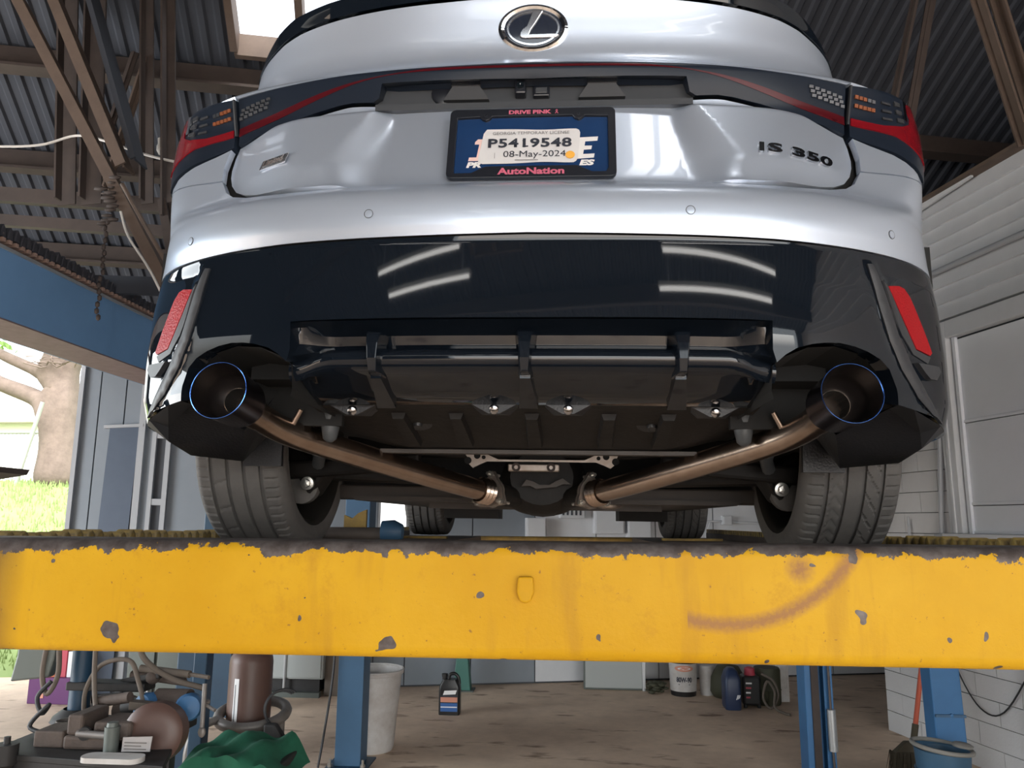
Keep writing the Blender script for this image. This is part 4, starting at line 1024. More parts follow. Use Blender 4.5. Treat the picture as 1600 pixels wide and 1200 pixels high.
bm = bm_new(); add_prism(bm, [(-.0141, .0985, TG), (-.0141, .0940, TG), (-.0185, .0912, TG), (-.0185, .0945, TG)], (0, 0, .0001)); add_prism(bm, [(-.0182, .0770, TG), (-.0066, .0770, TG), (-.0066, .0803, TG), (-.0182, .0803, TG)], (0, 0, .0001)); mk('lettering', on_plate(bm), M_ink, plate, kind='stuff')
letter('08-May-2024', .0065, .0520, .126, .0155, M_ink, z=TG)
bm = bm_new(); add_lathe(bm, (.0785, .0555, TG), (0, 0, 1), [(0, .0094), (.0004, .0092)], 24, True, True); mk('orange_sticker', on_plate(bm), M_orange, plate)
bm = bm_new(); add_box(bm, -.0745, -.0738, .049, .063, TG, TG + .0002); mk('divider', on_plate(bm), M_inkgrey, plate)
bm = bm_new(); add_box(bm, -.033, .014, .0435, .0447, TG, TG + .0002); mk('fine_print', on_plate(bm), M_inkgrey, plate)

# --- gloss black lower bumper
bv = panel('lower_bumper', [(0, .534), (.24, .531), (.5, .529), (.67, .525), (.83, .521), (.93, .517), (1.2, .519), (1.238, .515), (1.225, .36), (1.19, .25), (1.15, .19), (.95, .199), (.905, .206), (.84, .219), (.785, .226), (.739, .232), (.733, .262), (.717, .297), (.695, .315), (.666, .327), (.635, .335), (.604, .339), (.575, .338), (.547, .334), (.515, .325), (.492, .312), (.474, .297), (.467, .32), (.468, .355), (.47, .374), (.42, .375), (0, .374)], M_black, car, rel_val, dt=.016, dz=.012, rim=.035)
refs = panels2('rear_reflector', [(.742, .466), (.775, .4705), (.790, .467), (.803, .452), (.815, .430), (.836, .388), (.856, .345), (.848, .339), (.801, .347), (.785, .375), (.762, .42)], M_redrefl, bv, relief=rel_val, dt=.02, dz=.012, off=.003, rim=.008)
panels2('reflector_bezel', [(.724, .472), (.741, .468), (.761, .42), (.784, .374), (.800, .345), (.850, .336), (.838, .322), (.79, .335), (.762, .37), (.738, .425)], M_dplast, bv, relief=rel_val, dt=.02, dz=.012, off=.0022, rim=.006)
panels2('canard_fin', [(.79, .318), (.862, .318), (.868, .308), (.850, .290), (.828, .290), (.812, .300)], M_dplast, bv, relief=rel_val, dt=.02, dz=.012, off=.012, rim=.02)
panels2('corner_blade', [(.690, .500), (.702, .500), (.742, .365), (.775, .306), (.822, .255), (.902, .210), (.842, .221), (.788, .250), (.745, .300), (.718, .352), (.700, .43)], M_dplast, bv, relief=rel_val, dt=.02, dz=.012, off=.004, rim=.006)
# lower corner pods: lip facets and the dark hollow inside
def Sp(t, z): return tuple(S(t, z, rel_val))
for s in (1, -1):
    m3 = lambda p: (p[0] * s, p[1], p[2])
    A1, A2, A3, A4, A5 = Sp(.739, .232), Sp(.785, .226), Sp(.905, .206), Sp(.95, .199), Sp(1.15, .19)
    P1, P2, P3, P4, P5, P6 = (.728, 1.60, .237), (.820, 1.68, .197), (.838, 1.72, .168), (.822, 1.80, .143), (.692, 1.80, .130), (.66, 1.72, .196)
    P7, P8, A6 = (.80, 2.00, .24), (.69, 2.00, .24), (.885, 1.95, .165)
    bm = bm_new(); V = {k: bm.verts.new(m3(v)) for k, v in dict(A1=A1, A2=A2, A3=A3, A4=A4, A5=A5, P1=P1, P2=P2, P3=P3, P4=P4, A6=A6).items()}
    for f in ('A1 A2 P1', 'A2 A3 P2', 'A2 P2 P1', 'A3 A4 P3', 'A3 P3 P2', 'A4 A5 A6', 'A4 A6 P4', 'A4 P4 P3'):
        bm.faces.new([V[k] for k in f.split()])
    mk('corner_lip', bm, M_dplast, bv)
    bm = bm_new(); q = [P1, P2, P3, P4, P5, P6]; c = bm.verts.new(m3((.752, 1.735, .180))); vv = [bm.verts.new(m3(p)) for p in q]
    for i in range(6): bm.faces.new((vv[i], vv[(i + 1) % 6], c))
    e, f = bm.verts.new(m3(P7)), bm.verts.new(m3(P8)); bm.faces.new((vv[3], vv[4], f, e))
    g = bm.verts.new(m3((.64, 2.0, .33))); h_ = bm.verts.new(m3((.60, 1.74, .28))); bm.faces.new((vv[4], vv[5], h_, g)); bm.faces.new((vv[4], g, f))
    mk('corner_pod', bm, M_plast, bv, smooth=70)
    # tunnel round the tail pipe
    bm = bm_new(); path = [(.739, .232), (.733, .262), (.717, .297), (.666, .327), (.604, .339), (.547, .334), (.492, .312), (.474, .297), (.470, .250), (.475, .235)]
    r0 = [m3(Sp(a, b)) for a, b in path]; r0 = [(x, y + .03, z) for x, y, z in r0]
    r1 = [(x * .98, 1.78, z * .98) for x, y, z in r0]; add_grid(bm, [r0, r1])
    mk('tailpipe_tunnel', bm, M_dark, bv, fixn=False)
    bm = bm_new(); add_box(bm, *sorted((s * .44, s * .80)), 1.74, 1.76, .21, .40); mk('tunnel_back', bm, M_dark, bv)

# --- centre diffuser with its wing and three fins
def plan(x): return float(np.interp(abs(x), _xs, _ys))
dprof = [(1.400, .373), (1.43, .369), (1.462, .356), (1.468, .338), (1.452, .328), (1.434, .324), (1.426, .316), (1.424, .306), (1.428, .294), (1.440, .285), (1.465, .278), (1.53, .258), (1.60, .2405), (1.612, .243), (1.615, .262)]
bm = bm_new(); rows = []
xx = np.linspace(-.472, .472, 63)
for x in xx:
    e = smo(abs(x), .38, .466); r = []
    for i, (y, z) in enumerate(dprof):
        yd = (.034 * e if 2 <= i <= 4 else 0); yy = y - yd + plan(x) * .8 + .02 * e * (5 <= i <= 9); zz = z + (-.018 * e if 4 <= i <= 9 else 0)
        r.append((x * (1 - .03 * (i > 9) * e), yy, zz))
    rows.append(r)
add_grid(bm, rows)
df = mk('diffuser', bm, M_black, car, smooth=38)
for s in (-1, 1):
    bm = bm_new(); r = rows[0] if s < 0 else rows[-1]; add_prism(bm, [(p[0], p[1], p[2]) for p in r[2:]], (-s * .004, 0, 0)); mk('diffuser_end', bm, M_plast, df)
for x in (-.292, -.002, .2915):
    k = 0 if abs(x) < .1 else (1 if x > 0 else -1); yo = plan(x) * .8
    bm = bm_new()
    def P3_(w, y, z): return [(x - w, y + yo, z), (x + w, y + yo, z)]
    sec = [(.015, 1.438, .366), (.014, 1.412, .352), (.011, 1.402, .330), (.009, 1.402, .300), (.007, 1.412, .276), (.007, 1.445, .274)]
    rows2 = [[(x - w, y + yo, z), (x + w, y + yo, z)] for w, y, z in sec]
    rowsb = [[(x - w - .007, y + yo + (.045 if i not in (0,) else .025), z), (x + w + .007, y + yo + (.045 if i not in (0,) else .025), z)] for i, (w, y, z) in enumerate(sec)]
    F_ = [[rb[0], rf[0], rf[1], rb[1]] for rf, rb in zip(rows2, rowsb)]
    add_grid(bm, F_); 
    bm2 = bm
    mk('diffuser_fin', bm, M_black, df, bevel=.002)
    bm = bm_new(); dx = k * .012
    add_hull(bm, [(x - .010, 1.445 + yo, .268), (x + .010, 1.445 + yo, .268), (x + dx + .020, 1.598 + yo, .232), (x + dx - .020, 1.598 + yo, .232), (x - .010, 1.445 + yo, .284), (x + .010, 1.445 + yo, .284), (x + dx + .020, 1.598 + yo, .246), (x + dx - .020, 1.598 + yo, .246)])
    mk('underside_rib', bm, M_black, df)
for x, y in ((-.075, 1.60), (.080, 1.60), (-.386, 1.632), (.388, 1.632)):
    bm = bm_new(); add_hull(bm, [(x - .012, y - .0, .222), (x + .012, y, .222), (x + .03, y + .05, .225), (x - .03, y + .05, .225), (x - .05, y, .2425), (x + .05, y, .2425), (x + .05, y + .05, .243), (x - .05, y + .05, .243)])
    bs = mk('fixing_boss', bm, M_plast, df)
    bm = bm_new(); add_lathe(bm, (x, y + .002, .232), (0, -.8, -.6), [(0, .011), (.006, .010), (.010, .005)], 14, False, True); mk('push_clip', bm, M_satin, df, smooth=40)

# --- tail pipes
tips = []
for s in (-1, 1):
    ex = mk('tail_pipe', (lambda b: (add_tube(b, cr([(s * .600, 1.575, .228), (s * .594, 1.63, .217), (s * .572, 1.70, .199), (s * .53, 1.78, .182), (s * .43, 1.945, .154), (s * .25, 2.2, .107), (s * .160, 2.325, .086)], 5), .031, 20, False), b)[1])(bm_new()), M_steel, car, smooth=60)
    c = Vector((s * .603, 1.450, .2435)); ax = Vector((s * .005, -.13, .014)).normalized()
    bm = bm_new(); add_lathe(bm, c, ax, [(-.150, .0315), (-.138, .034), (-.118, .046), (-.10, .0525), (-.002, .0565), (0, .0573)], 40); tp = mk('exhaust_tip', bm, M_tipout, ex, smooth=40)
    bm = bm_new(); add_lathe(bm, c, ax, [(-.001, .0575), (.0008, .0577), (.0014, .0568), (.0008, .0558), (-.001, .0555)], 48); mk('burnt_blue_rim', bm, M_blue_rim, ex, smooth=60, label='iridescent blue rolled rim')
    bm = bm_new(); add_lathe(bm, c, ax, [(-.001, .0555), (-.05, .0515), (-.062, .0500), (-.072, .046), (-.080, .040), (-.086, .034), (-.09, .029)], 40); mk('tip_inside', bm, M_tipin, ex, smooth=60)
    bm = bm_new(); add_lathe(bm, c, ax, [(-.088, .0302), (-.0862, .0298), (-.0858, .0290), (-.0866, .0284)], 40); mk('inner_ring', bm, M_bright, ex, smooth=60)
    bm = bm_new(); add_lathe(bm, c, ax, [(-.0868, .0284), (-.20, .027), (-.2, .0)], 24); mk('pipe_bore', bm, M_dark, ex)
    for (d, rr) in ((Vector((s * .588, 1.60, .213)), .0332),):
        bm = bm_new(); add_tube(bm, [(s * .600, 1.578, .2275), (s * .595, 1.622, .2185)], .0335, 20); mk('pipe_sleeve', bm, M_steel, ex, smooth=40)
    # hanger rod and rubber
    bm = bm_new(); add_tube(bm, cr([(s * .524, 1.70, .242), (s * .545, 1.71, .205), (s * .556, 1.725, .180), (s * .565, 1.74, .172)], 4), .0062, 8); mk('hanger_rod', bm, M_rod, ex, smooth=60)
    bm = bm_new(); add_tube(bm, cr([(s * .60, 1.66, .228), (s * .575, 1.68, .222), (s * .556, 1.70, .20), (s * .552, 1.72, .178)], 4), .005, 8); mk('hanger_rod', bm, M_rod, ex, smooth=60)
    bm = bm_new(); add_lathe(bm, (s * .472, 1.76, .262), (s * .02, .06, -1), [(0, .020), (.02, .024), (.055, .021), (.08, .016), (.088, .006)], 14, True, True); mk('rubber_hanger', bm, M_rubberhang, car, smooth=45)
    # flange: three-eared plate, two bolts, bellows ring behind it
    fc = Vector((s * .152, 2.335, .084)); fa = Vector((s * -.58, .79, -.10)).normalized(); fu = Vector((0, 0, 1)); fs = fa.cross(fu).normalized(); fu = fs.cross(fa)
    for d, w in ((0, .006), (.010, .006)):
        bm = bm_new(); out = []
        for k in range(24):
            a = 2 * PI * k / 24; rr = .044 + .022 * max(0, math.cos(3 * (a - (PI / 2)))) ** 3; out.append(fc + fs * (math.cos(a) * rr) + fu * (math.sin(a) * rr) + fa * d)
        add_prism(bm, out, fa * w); mk('flange_plate', bm, M_alu, ex)
    for a in (math.radians(-30), math.radians(90), math.radians(210)):
        bm = bm_new(); q = fc + fs * (math.cos(a) * .055) + fu * (math.sin(a) * .055); add_tube(bm, [q - fa * .022, q + fa * .034], .0048, 8); add_tube(bm, [q - fa * .012, q - fa * .001], .0095, 6); mk('flange_bolt', bm, M_bolt, ex)
    bm = bm_new()
    for k in range(3):
        add_lathe(bm, fc - fa * (.012 + k * .016), fa, [(-.007, .034), (0, .040), (.007, .034)], 20)
    mk('bellows', bm, M_steel, ex, smooth=60)
    bm = bm_new(); add_tube(bm, cr([tuple(fc + fa * .012), tuple(fc + fa * .10), (s * .05, 2.52, .055), (0, 2.66, .05)], 4), .032, 16); mk('front_pipe', bm, M_under, ex, smooth=60)

# --- underbody
bm = bm_new(); rows = []
for y, z in ((1.622, .262), (1.628, .243), (1.70, .236), (1.82, .212), (1.93, .184), (1.985, .175), (2.02, .19), (2.04, .30)):
    r = []
    for x in np.linspace(-.48, .48, 33):
        e = smo(abs(x), .30, .48); r.append((x, y - .07 * e * (y > 1.8), z + .03 * e * (y > 1.7)))
    rows.append(r)
add_grid(bm, rows); tray = mk('rear_undertray', bm, M_under, car, smooth=50)
for x in (-.30, -.17, 0.0, .17, .30):
    bm = bm_new(); add_hull(bm, [(x - .012, 1.70, .222), (x + .012, 1.70, .222), (x + .016, 1.90, .178), (x - .016, 1.90, .178), (x - .018, 1.70, .24), (x + .018, 1.70, .24), (x + .022, 1.90, .20), (x - .022, 1.90, .20)]); mk('tray_rib', bm, M_under, tray)
for x in (-.27, .27):
    bm = bm_new(); add_lathe(bm, (x, 1.78, .226), (0, -.35, -1), [(0, .035), (.006, .034), (.006, .012), (.014, .009)], 16, False, True); mk('tray_clip', bm, M_plast, tray, smooth=40)
bm = bm_new(); add_box(bm, -.40, .40, 1.955, 1.99, .168, .178); mk('tray_lip', bm, M_grime, tray)
bm = bm_new(); add_box(bm, -.86, .86, 1.66, 2.9, .42, .60); add_box(bm, -.62, .62, 1.64, 2.9, .30, .42); mk('boot_floor', bm, M_dark, car)
bm = bm_new(); add_box(bm, -.82, .82, 2.88, 4.72, .085, .60); add_box(bm, -.60, .60, 4.72, 5.9, .10, .6); mk('floor_pan', bm, M_under, car)
bm = bm_new(); add_hull(bm, [(-.62, 2.55, .060), (.62, 2.55, .060), (.66, 4.6, .068), (-.66, 4.6, .068), (-.64, 2.55, .075), (.64, 2.55, .075), (.68, 4.6, .086), (-.68, 4.6, .086)]); mk('underfloor_cover', bm, M_grime, car)
for x0, x1, y, z0 in ((-.60, -.30, 4.3, .012), (.36, .62, 4.3, .010)):
    bm = bm_new(); add_box(bm, x0, x1, y, y + .3, z0, .09); mk('air_deflector', bm, M_under, car)
bm = bm_new(); add_box(bm, -.40, .40, 2.70, 2.74, .040, .062); mk('tunnel_brace', bm, M_grime, car)
for x, y in ((-.33, 3.0), (.33, 3.0), (-.08, 2.8), (.10, 2.8), (-.2, 2.72), (.22, 2.72)):
    bm = bm_new(); add_lathe(bm, (x, y, .06), (0, 0, -1), [(0, .05), (.008, .048), (.014, .03), (.014, .0)], 16); mk('floor_plug', bm, M_alu, car, smooth=40)
for s in (-1, 1):
    bm = bm_new(); add_box(bm, *sorted((s * .20, s * .70)), 2.56, 2.64, .064, .112); mk('lower_arm_cover', bm, M_grime, car, bevel=.006)
    bm = bm_new(); add_hull(bm, [(s * .36, 1.95, .20), (s * .47, 1.90, .215), (s * .50, 1.99, .222), (s * .40, 2.02, .205), (s * .36, 1.95, .206), (s * .47, 1.90, .221), (s * .50, 1.99, .228), (s * .40, 2.02, .211)]); mk('heat_shield', bm, M_alu, car)
    # control arms, toe link, knuckle with bolts
    bm = bm_new(); add_bar(bm, (s * .30, 2.42, .135), (s * .72, 2.34, .145), .10, .055); mk('lower_control_arm', bm, M_under, car, bevel=.012)
    bm = bm_new(); add_bar(bm, (s * .34, 2.20, .165), (s * .74, 2.22, .135), .04, .05); mk('toe_link', bm, M_under, car, bevel=.01)
    bm = bm_new(); add_bar(bm, (s * .64, 2.26, .095), (s * .78, 2.30, .20), .07, .09); add_bar(bm, (s * .70, 2.24, .10), (s * .62, 2.30, .155), .06, .05); mk('knuckle', bm, M_under, car, bevel=.012)
    for q, rr in (((s * .632, 2.215, .148), .021), ((s * .668, 2.195, .098), .019), ((s * .725, 2.215, .132), .016)):
        bm = bm_new(); add_lathe(bm, q, (0, -1, -.1), [(-.06, .012), (-.01, .012), (-.01, rr), (.0, rr), (.001, rr * .62)], 20, False, False); add_lathe(bm, q, (0, -1, -.1), [(0, rr * .66), (.012, rr * .60), (.013, .004)], 6, False, True); mk('suspension_bolt', bm, M_bolt, car)
    bm = bm_new(); add_lathe(bm, (s * .70, 2.27, .090), (0, -1, 0), [(0, .05), (.03, .05), (.034, .040), (.034, .0)], 20); mk('arm_bush', bm, M_rubber, car, smooth=40)
    bm = bm_new(); add_tube(bm, cr([(s * .60, 2.02, .20), (s * .60, 2.08, .175), (s * .62, 2.14, .15)], 4), .018, 10); mk('link_rod', bm, M_rubberhang, car, smooth=60)
    bm = bm_new(); add_box(bm, *sorted((s * .66, s * .91)), 1.92, 1.95, .25, .62); add_box(bm, *sorted((s * .62, s * .66)), 1.9, 2.85, .30, .62); mk('wheel_liner', bm, M_dark, car)
    bm = bm_new(); add_hull(bm, [(s * .655, 1.95, .13), (s * .755, 1.95, .13), (s * .755, 1.965, .13), (s * .655, 1.965, .13), (s * .66, 1.95, .30), (s * .76, 1.95, .30), (s * .76, 1.965, .30), (s * .66, 1.965, .30)]); mk('mud_flap', bm, M_plast, car)
# differential, its finned cover and the bracket
bm = bm_new(); add_lathe(bm, (.0, 2.40, .135), (0, 1, 0), [(0, .02), (.0, .085), (.04, .11), (.15, .12), (.25, .09)], 24, True, True, 1.15); dfc = mk('differential', bm, M_under, car, smooth=40)
bm = bm_new(); add_box(bm, -.10, .055, 2.33, 2.36, .148, .171); dbk = mk('differential_mount', bm, M_alu, car, bevel=.004)
for x in (-.075, .03):
    bm = bm_new(); add_lathe(bm, (x, 2.33, .160), (0, -1, 0), [(0, .013), (.008, .013), (.008, .007), (.003, .006)], 14); mk('mount_bolt', bm, M_beam, dbk)
bm = bm_new(); pr = [(-.065, .105), (-.05, .125), (-.03, .12), (-.01, .110), (.02, .110), (.04, .122), (.06, .130), (.085, .112), (.06, .113), (.04, .104), (-.02, .098), (-.04, .107)]
add_prism(bm, [(x + .005, 2.36, z) for x, z in pr], (0, .02, 0)); mk('gear_shield', bm, M_grime, car)
bm = bm_new(); pr = [(-.232, .200), (-.225, .190), (-.222, .172), (-.208, .158), (-.19, .167), (-.165, .178), (-.13, .178), (.13, .178), (.165, .178), (.19, .168), (.208, .160), (.222, .172), (.226, .190), (.232, .200), (.20, .208), (.16, .198), (.13, .184), (-.13, .184), (-.16, .197), (-.20, .207)]
add_prism(bm, [(x, 2.345, z) for x, z in pr], (0, .012, 0)); br = mk('subframe_brace', bm, M_alu, car)
for x, z, rr in ((-.195, .195, .010), (-.175, .190, .006), (-.223, .180, .011), (.195, .195, .010), (.172, .190, .006), (.223, .180, .011)):
    bm = bm_new(); add_lathe(bm, (x, 2.344, z), (0, -1, 0), [(0, rr), (.001, rr * .98)], 16, True, True); mk('brace_hole', bm, M_dark, br)
bm = bm_new(); add_box(bm, -.42, .42, 2.40, 2.46, .195, .26); mk('subframe_beam', bm, M_under, car, bevel=.01)

# --- tyres and wheels
def tyre_bm(diag):
    R0, HW = .335, .1175; cols = []
    for e in np.linspace(-1, 1, 57): cols.append(e * HW)
    gr = (-.068, -.023, .022, .067)
    cols = sorted(set([round(c, 5) for c in cols] + [round(g + d, 5) for g in gr for d in (-.0052, -.0038, .0038, .0052)]))
    NA = 360; bm = bm_new(); rows = []
    for k in range(NA):
        a = 2 * PI * k / NA; r = [(-.119, .262), (-.123, .285), (-.1235, .302)]
        for c in cols:
            q = abs(c) / HW; rad = R0 - .004 * q ** 2 - .016 * max(0, (q - .82) / .18) ** 2.2
            if any(abs(c - g) < .0045 for g in gr): rad -= .0075
            elif .076 < abs(c) < .110 and k % 5 == 0: rad -= .0045
            elif diag and .026 < c < .063 and (k + int(round(c * 300))) % 10 == 0: rad -= .0045
            elif diag and -.063 < c < -.026 and (k + int(round(abs(c + .045) * 260))) % 6 == 0: rad -= .0040
            elif not diag and -.064 < c < -.026 and (k - int(round(c * 60))) % 14 == 0: rad -= .003
            r.append((c, rad))
        r += [(.1235, .302), (.123, .285), (.119, .262)]
        rows.append([(x, -math.cos(a) * q, math.sin(a) * q) for x, q in r])
    rows.append(rows[0]); V = add_grid(bm, rows)
    bmesh.ops.remove_doubles(bm, verts=bm.verts[:], dist=1e-5)
    return bm
def put(bm, d):
    for v in bm.verts: v.co += Vector(d)
    return bm
AX = (2.32, 5.02)
whl = {}
for s in (-1, 1):
    for i, y in enumerate(AX):
        c = (s * .80 if i == 0 else s * .795, y, GZ + .335)
        if i == 0:
            ty = mk('tyre', put(tyre_bm(s > 0), c), M_rubber, car, smooth=32); whl[s] = (ty, c)
        else:
            t0, c0 = whl[s]; ty = dup(t0, Vector(c) - Vector(c0), car)
        bm = bm_new(); add_lathe(bm, c, (1, 0, 0), [(-.119, .262), (-.112, .252), (-.10, .245), (.02, .238), (.05, .20), (.05, .0)] if s > 0 else [(.119, .262), (.112, .252), (.10, .245), (-.02, .238), (-.05, .20), (-.05, .0)], 40); mk('wheel', bm, M_alloy, ty, smooth=40)
        bm = bm_new(); x = -s * .055; add_lathe(bm, (c[0] + x, c[1], c[2]), (s, 0, 0), [(0, .06), (0, .155), (.012, .155), (.012, .06)], 32); mk('brake_disc', bm, M_liftgrey, ty, smooth=40)
        bm = bm_new(); add_lathe(bm, (c[0] - s * .12, c[1], c[2]), (s, 0, 0), [(0, .0), (0, .05), (.06, .08), (.07, .13)], 24); mk('hub', bm, M_under, ty, smooth=40)
# --- upper body beyond the boot lid (deck, rear window, roof), seen only from other sides
bm = bm_new(); sec = [(1.58, .50, 1.150, .32, 1.160), (1.72, .60, 1.10, .42, 1.155), (1.95, .64, 1.07, .47, 1.165), (2.62, .72, .985, .48, 1.335), (3.3, .82, .95, .52, 1.345), (3.95, .83, .92, .50, 1.28), (4.55, .83, .86, .60, .97), (5.4, .80, .80, .50, .88), (5.85, .70, .62, .40, .66)]
rows = []
for y, bx, bz, rx, rz in sec:
    h = [(bx, bz), (bx - (bx - rx) * .25, bz + (rz - bz) * .45), (rx + (bx - rx) * .3, bz + (rz - bz) * .88), (rx * .6, rz), (0, rz + .012)]
    rows.append([(x, y, z) for x, z in h] + [(-x, y, z) for x, z in h[-2::-1]])
add_grid(bm, rows); mk('greenhouse', bm, M_glass, car, smooth=40)
bm = bm_new(); add_box(bm, -.54, .54, 1.68, 2.4, .60, 1.04); mk('boot_liner', bm, M_dark, car)
bm = bm_new()
add_grid(bm, [[tuple(S(t, z, None) - Nrm(t, z) * .024) for t in np.linspace(-1.25, 1.25, 80)] for z in np.linspace(.505, .86, 24)]); mk('bumper_core', bm, M_dark, car, fixn=False)
bm = bm_new()
add_grid(bm, [[tuple(S(t, z, None) - Nrm(t, z) * .06) for t in np.linspace(-1.25, 1.25, 80)] for z in np.linspace(.86, 1.10, 24)]); mk('lid_core', bm, M_dark, car, fixn=False)
# ================================================================== things on and about the floor
FZ = -CZ
def torus_bm(bm, c, axis, R, r, seg=32, s2=8, arc=(0, 2 * PI)):
    c = Vector(c); t = Vector(axis).normalized(); u = Vector((0, 0, 1)) if abs(t.z) < .9 else Vector((1, 0, 0)); u = (u - t * u.dot(t)).normalized(); s = t.cross(u)
    full = abs(arc[1] - arc[0] - 2 * PI) < 1e-6; n = seg if full else seg + 1
    add_tube(bm, [c + (u * math.cos(arc[0] + (arc[1] - arc[0]) * k / seg) + s * math.sin(arc[0] + (arc[1] - arc[0]) * k / seg)) * R for k in range(n)], r, s2, closed=full)
def rb(bm, x0, x1, y0, y1, z0, z1): add_box(bm, x0, x1, y0, y1, z0, z1)
M_binw = mat('stained_white_plastic', (0.62, 0.61, 0.60), 0.5, 0, noise=(7, 0.5, (0.40, 0.36, 0.33)))
M_jug = mat('black_jug_plastic', (0.012, 0.012, 0.013), 0.35)
M_bluelab = mat('blue_label', (0.03, 0.11, 0.33), 0.45)
M_redlab = mat('salmon_label', (0.60, 0.26, 0.18), 0.45)
M_gasbrown = mat('brown_cylinder_paint', (0.115, 0.062, 0.048), 0.45, 0, noise=(6, 0.6, (0.085, 0.045, 0.036)))
M_ring = mat('grey_cart_steel', (0.24, 0.225, 0.21), 0.5, 0.4, noise=(14, 0.6, (0.15, 0.13, 0.12)))
M_green = mat('green_cloth', (0.018, 0.15, 0.085), 0.85, 0, noise=(14, 0.6, (0.012, 0.10, 0.055)))
M_dust = mat('dusty_iron', (0.115, 0.085, 0.070), 0.75, 0.1, noise=(16, 0.6, (0.065, 0.048, 0.040)), bump=(50, .3))
M_iron = mat('dark_iron', (0.040, 0.038, 0.038), 0.6, 0.3, noise=(14, 0.6, (0.022, 0.021, 0.021)))
M_hose = mat('dusty_hose', (0.13, 0.105, 0.085), 0.8)
M_purple = mat('purple_card', (0.10, 0.018, 0.11), 0.55)
M_redcard = mat('red_card', (0.45, 0.05, 0.08), 0.55)
M_orcard = mat('orange_card', (0.55, 0.16, 0.06), 0.55)
M_tub = mat('blue_tub_plastic', (0.030, 0.105, 0.20), 0.45, 0, noise=(6, 0.5, (0.05, 0.10, 0.15)))
M_tubdust = mat('dusty_tub_rim', (0.23, 0.22, 0.20), 0.8)
M_handle = mat('orange_red_handle', (0.62, 0.11, 0.05), 0.45)
M_straw = mat('grey_straw', (0.10, 0.085, 0.06), 0.9)
M_greymetal = mat('grey_green_metal', (0.105, 0.120, 0.110), 0.5, 0.2)
M_palecab = mat('pale_grey_cabinet', (0.36, 0.38, 0.37), 0.5)
M_olive = mat('olive_dark', (0.055, 0.055, 0.032), 0.7)
M_navy = mat('navy_plastic', (0.020, 0.035, 0.085), 0.4)
M_label = mat('silver_label', (0.55, 0.53, 0.53), 0.3, 0.5)

# white rubbish bin behind the left blue post
c = (-1.335, 5.86, FZ)
t = thing('rubbish_bin', 'tall stained white plastic bin standing behind the dark blue lift post', 'bin', c)
bm = bm_new(); add_lathe(bm, c, (0, 0, 1), [(.012, .0), (.0, .150), (.02, .158), (.52, .202), (.525, .215), (.545, .217), (.55, .208), (.53, .200), (.03, .150), (.02, 0)], 40); mk('bin_body', bm, M_binw, t, smooth=40)
bm = bm_new(); torus_bm(bm, (c[0], c[1], FZ + .548), (0, 0, 1), .212, .009); mk('rim', bm, M_binw, t, smooth=60)
# black oil jug
jx, jy = -.93, 6.95
t = thing('oil_jug', 'black plastic oil jug with a blue-striped label, alone on the open floor', 'jug', (jx, jy, FZ))
def rrz(x0, x1, y0, y1, r, z): return [(x, y, z) for x, y in rrect(x0, x1, y0, y1, r)]
bm = bm_new(); pr = [(-.088, .02, 0), (-.090, .02, .012), (-.090, .02, .20), (-.086, .02, .235), (-.066, .02, .27), (-.055, .015, .285)]
rows = [rrz(jx + a, jx - a, jy - .058 * (1 if i < 4 else .85), jy + .058 * (1 if i < 4 else .85), b, FZ + z) for i, (a, b, z) in enumerate(pr)]
V = add_grid(bm, rows, close=True); bm.faces.new(V[0][::-1]); bm.faces.new(V[-1]); mk('jug_body', bm, M_jug, t, smooth=40)
bm = bm_new(); add_lathe(bm, (jx - .048, jy, FZ + .28), (0, 0, 1), [(0, .021), (.022, .021), (.022, .026), (.046, .026), (.048, .02)], 18, False, True); mk('cap', bm, M_jug, t, smooth=40)
bm = bm_new(); add_tube(bm, cr([(jx - .012, jy, FZ + .28), (jx - .002, jy, FZ + .318), (jx + .035, jy, FZ + .328), (jx + .068, jy, FZ + .30), (jx + .080, jy, FZ + .245)], 5), .014, 10); mk('handle', bm, M_jug, t, smooth=60)
for z0, z1, m, nm, w in ((.030, .098, M_bluelab, 'blue_label', .072), (.105, .145, M_redlab, 'salmon_stripe', .072), (.150, .160, M_ink, 'dark_stripe', .07)):
    bm = bm_new(); add_box(bm, jx - w, jx + w, jy - .0595, jy - .057, FZ + z0, FZ + z1); mk(nm, bm, m, t)
bm = bm_new(); add_prism(bm, [(jx - .052, jy - .0595, FZ + .163), (jx + .055, jy - .0595, FZ + .170), (jx + .066, jy - .0595, FZ + .203), (jx - .040, jy - .0595, FZ + .197)], (0, .002, 0)); mk('white_banner', bm, M_white, t)
bm = bm_new(); add_box(bm, jx - .07, jx + .07, jy - .0598, jy - .0595, FZ + .062, FZ + .070); mk('label_rule', bm, M_white, t)
# white 80W-90 oil pail
px_, py_ = 1.185, 7.93
t = thing('oil_pail', 'white gear-oil pail with 80W-90 printed in black on its label', 'pail', (px_, py_, FZ))
bm = bm_new(); add_lathe(bm, (px_, py_, FZ), (0, 0, 1), [(0, .118), (.045, .122)], 36, True); mk('pail_foot', bm, M_jug, t, smooth=40)
bm = bm_new(); add_lathe(bm, (px_, py_, FZ), (0, 0, 1), [(.045, .1235), (.30, .134)], 36); mk('pail_wall', bm, M_binw, t, smooth=40)
bm = bm_new(); add_lathe(bm, (px_, py_, FZ), (0, 0, 1), [(.30, .137), (.335, .139), (.34, .13), (.345, .0)], 36); mk('lid', bm, M_jug, t, smooth=40)
def wrap(bm, r0, z0, rr):
    for v in bm.verts:
        a = v.co.x / rr; k = rr + v.co.z; v.co = Vector((px_ + math.sin(a - .06) * k, py_ - math.cos(a - .06) * k, FZ + z0 + v.co.y))
    return bm
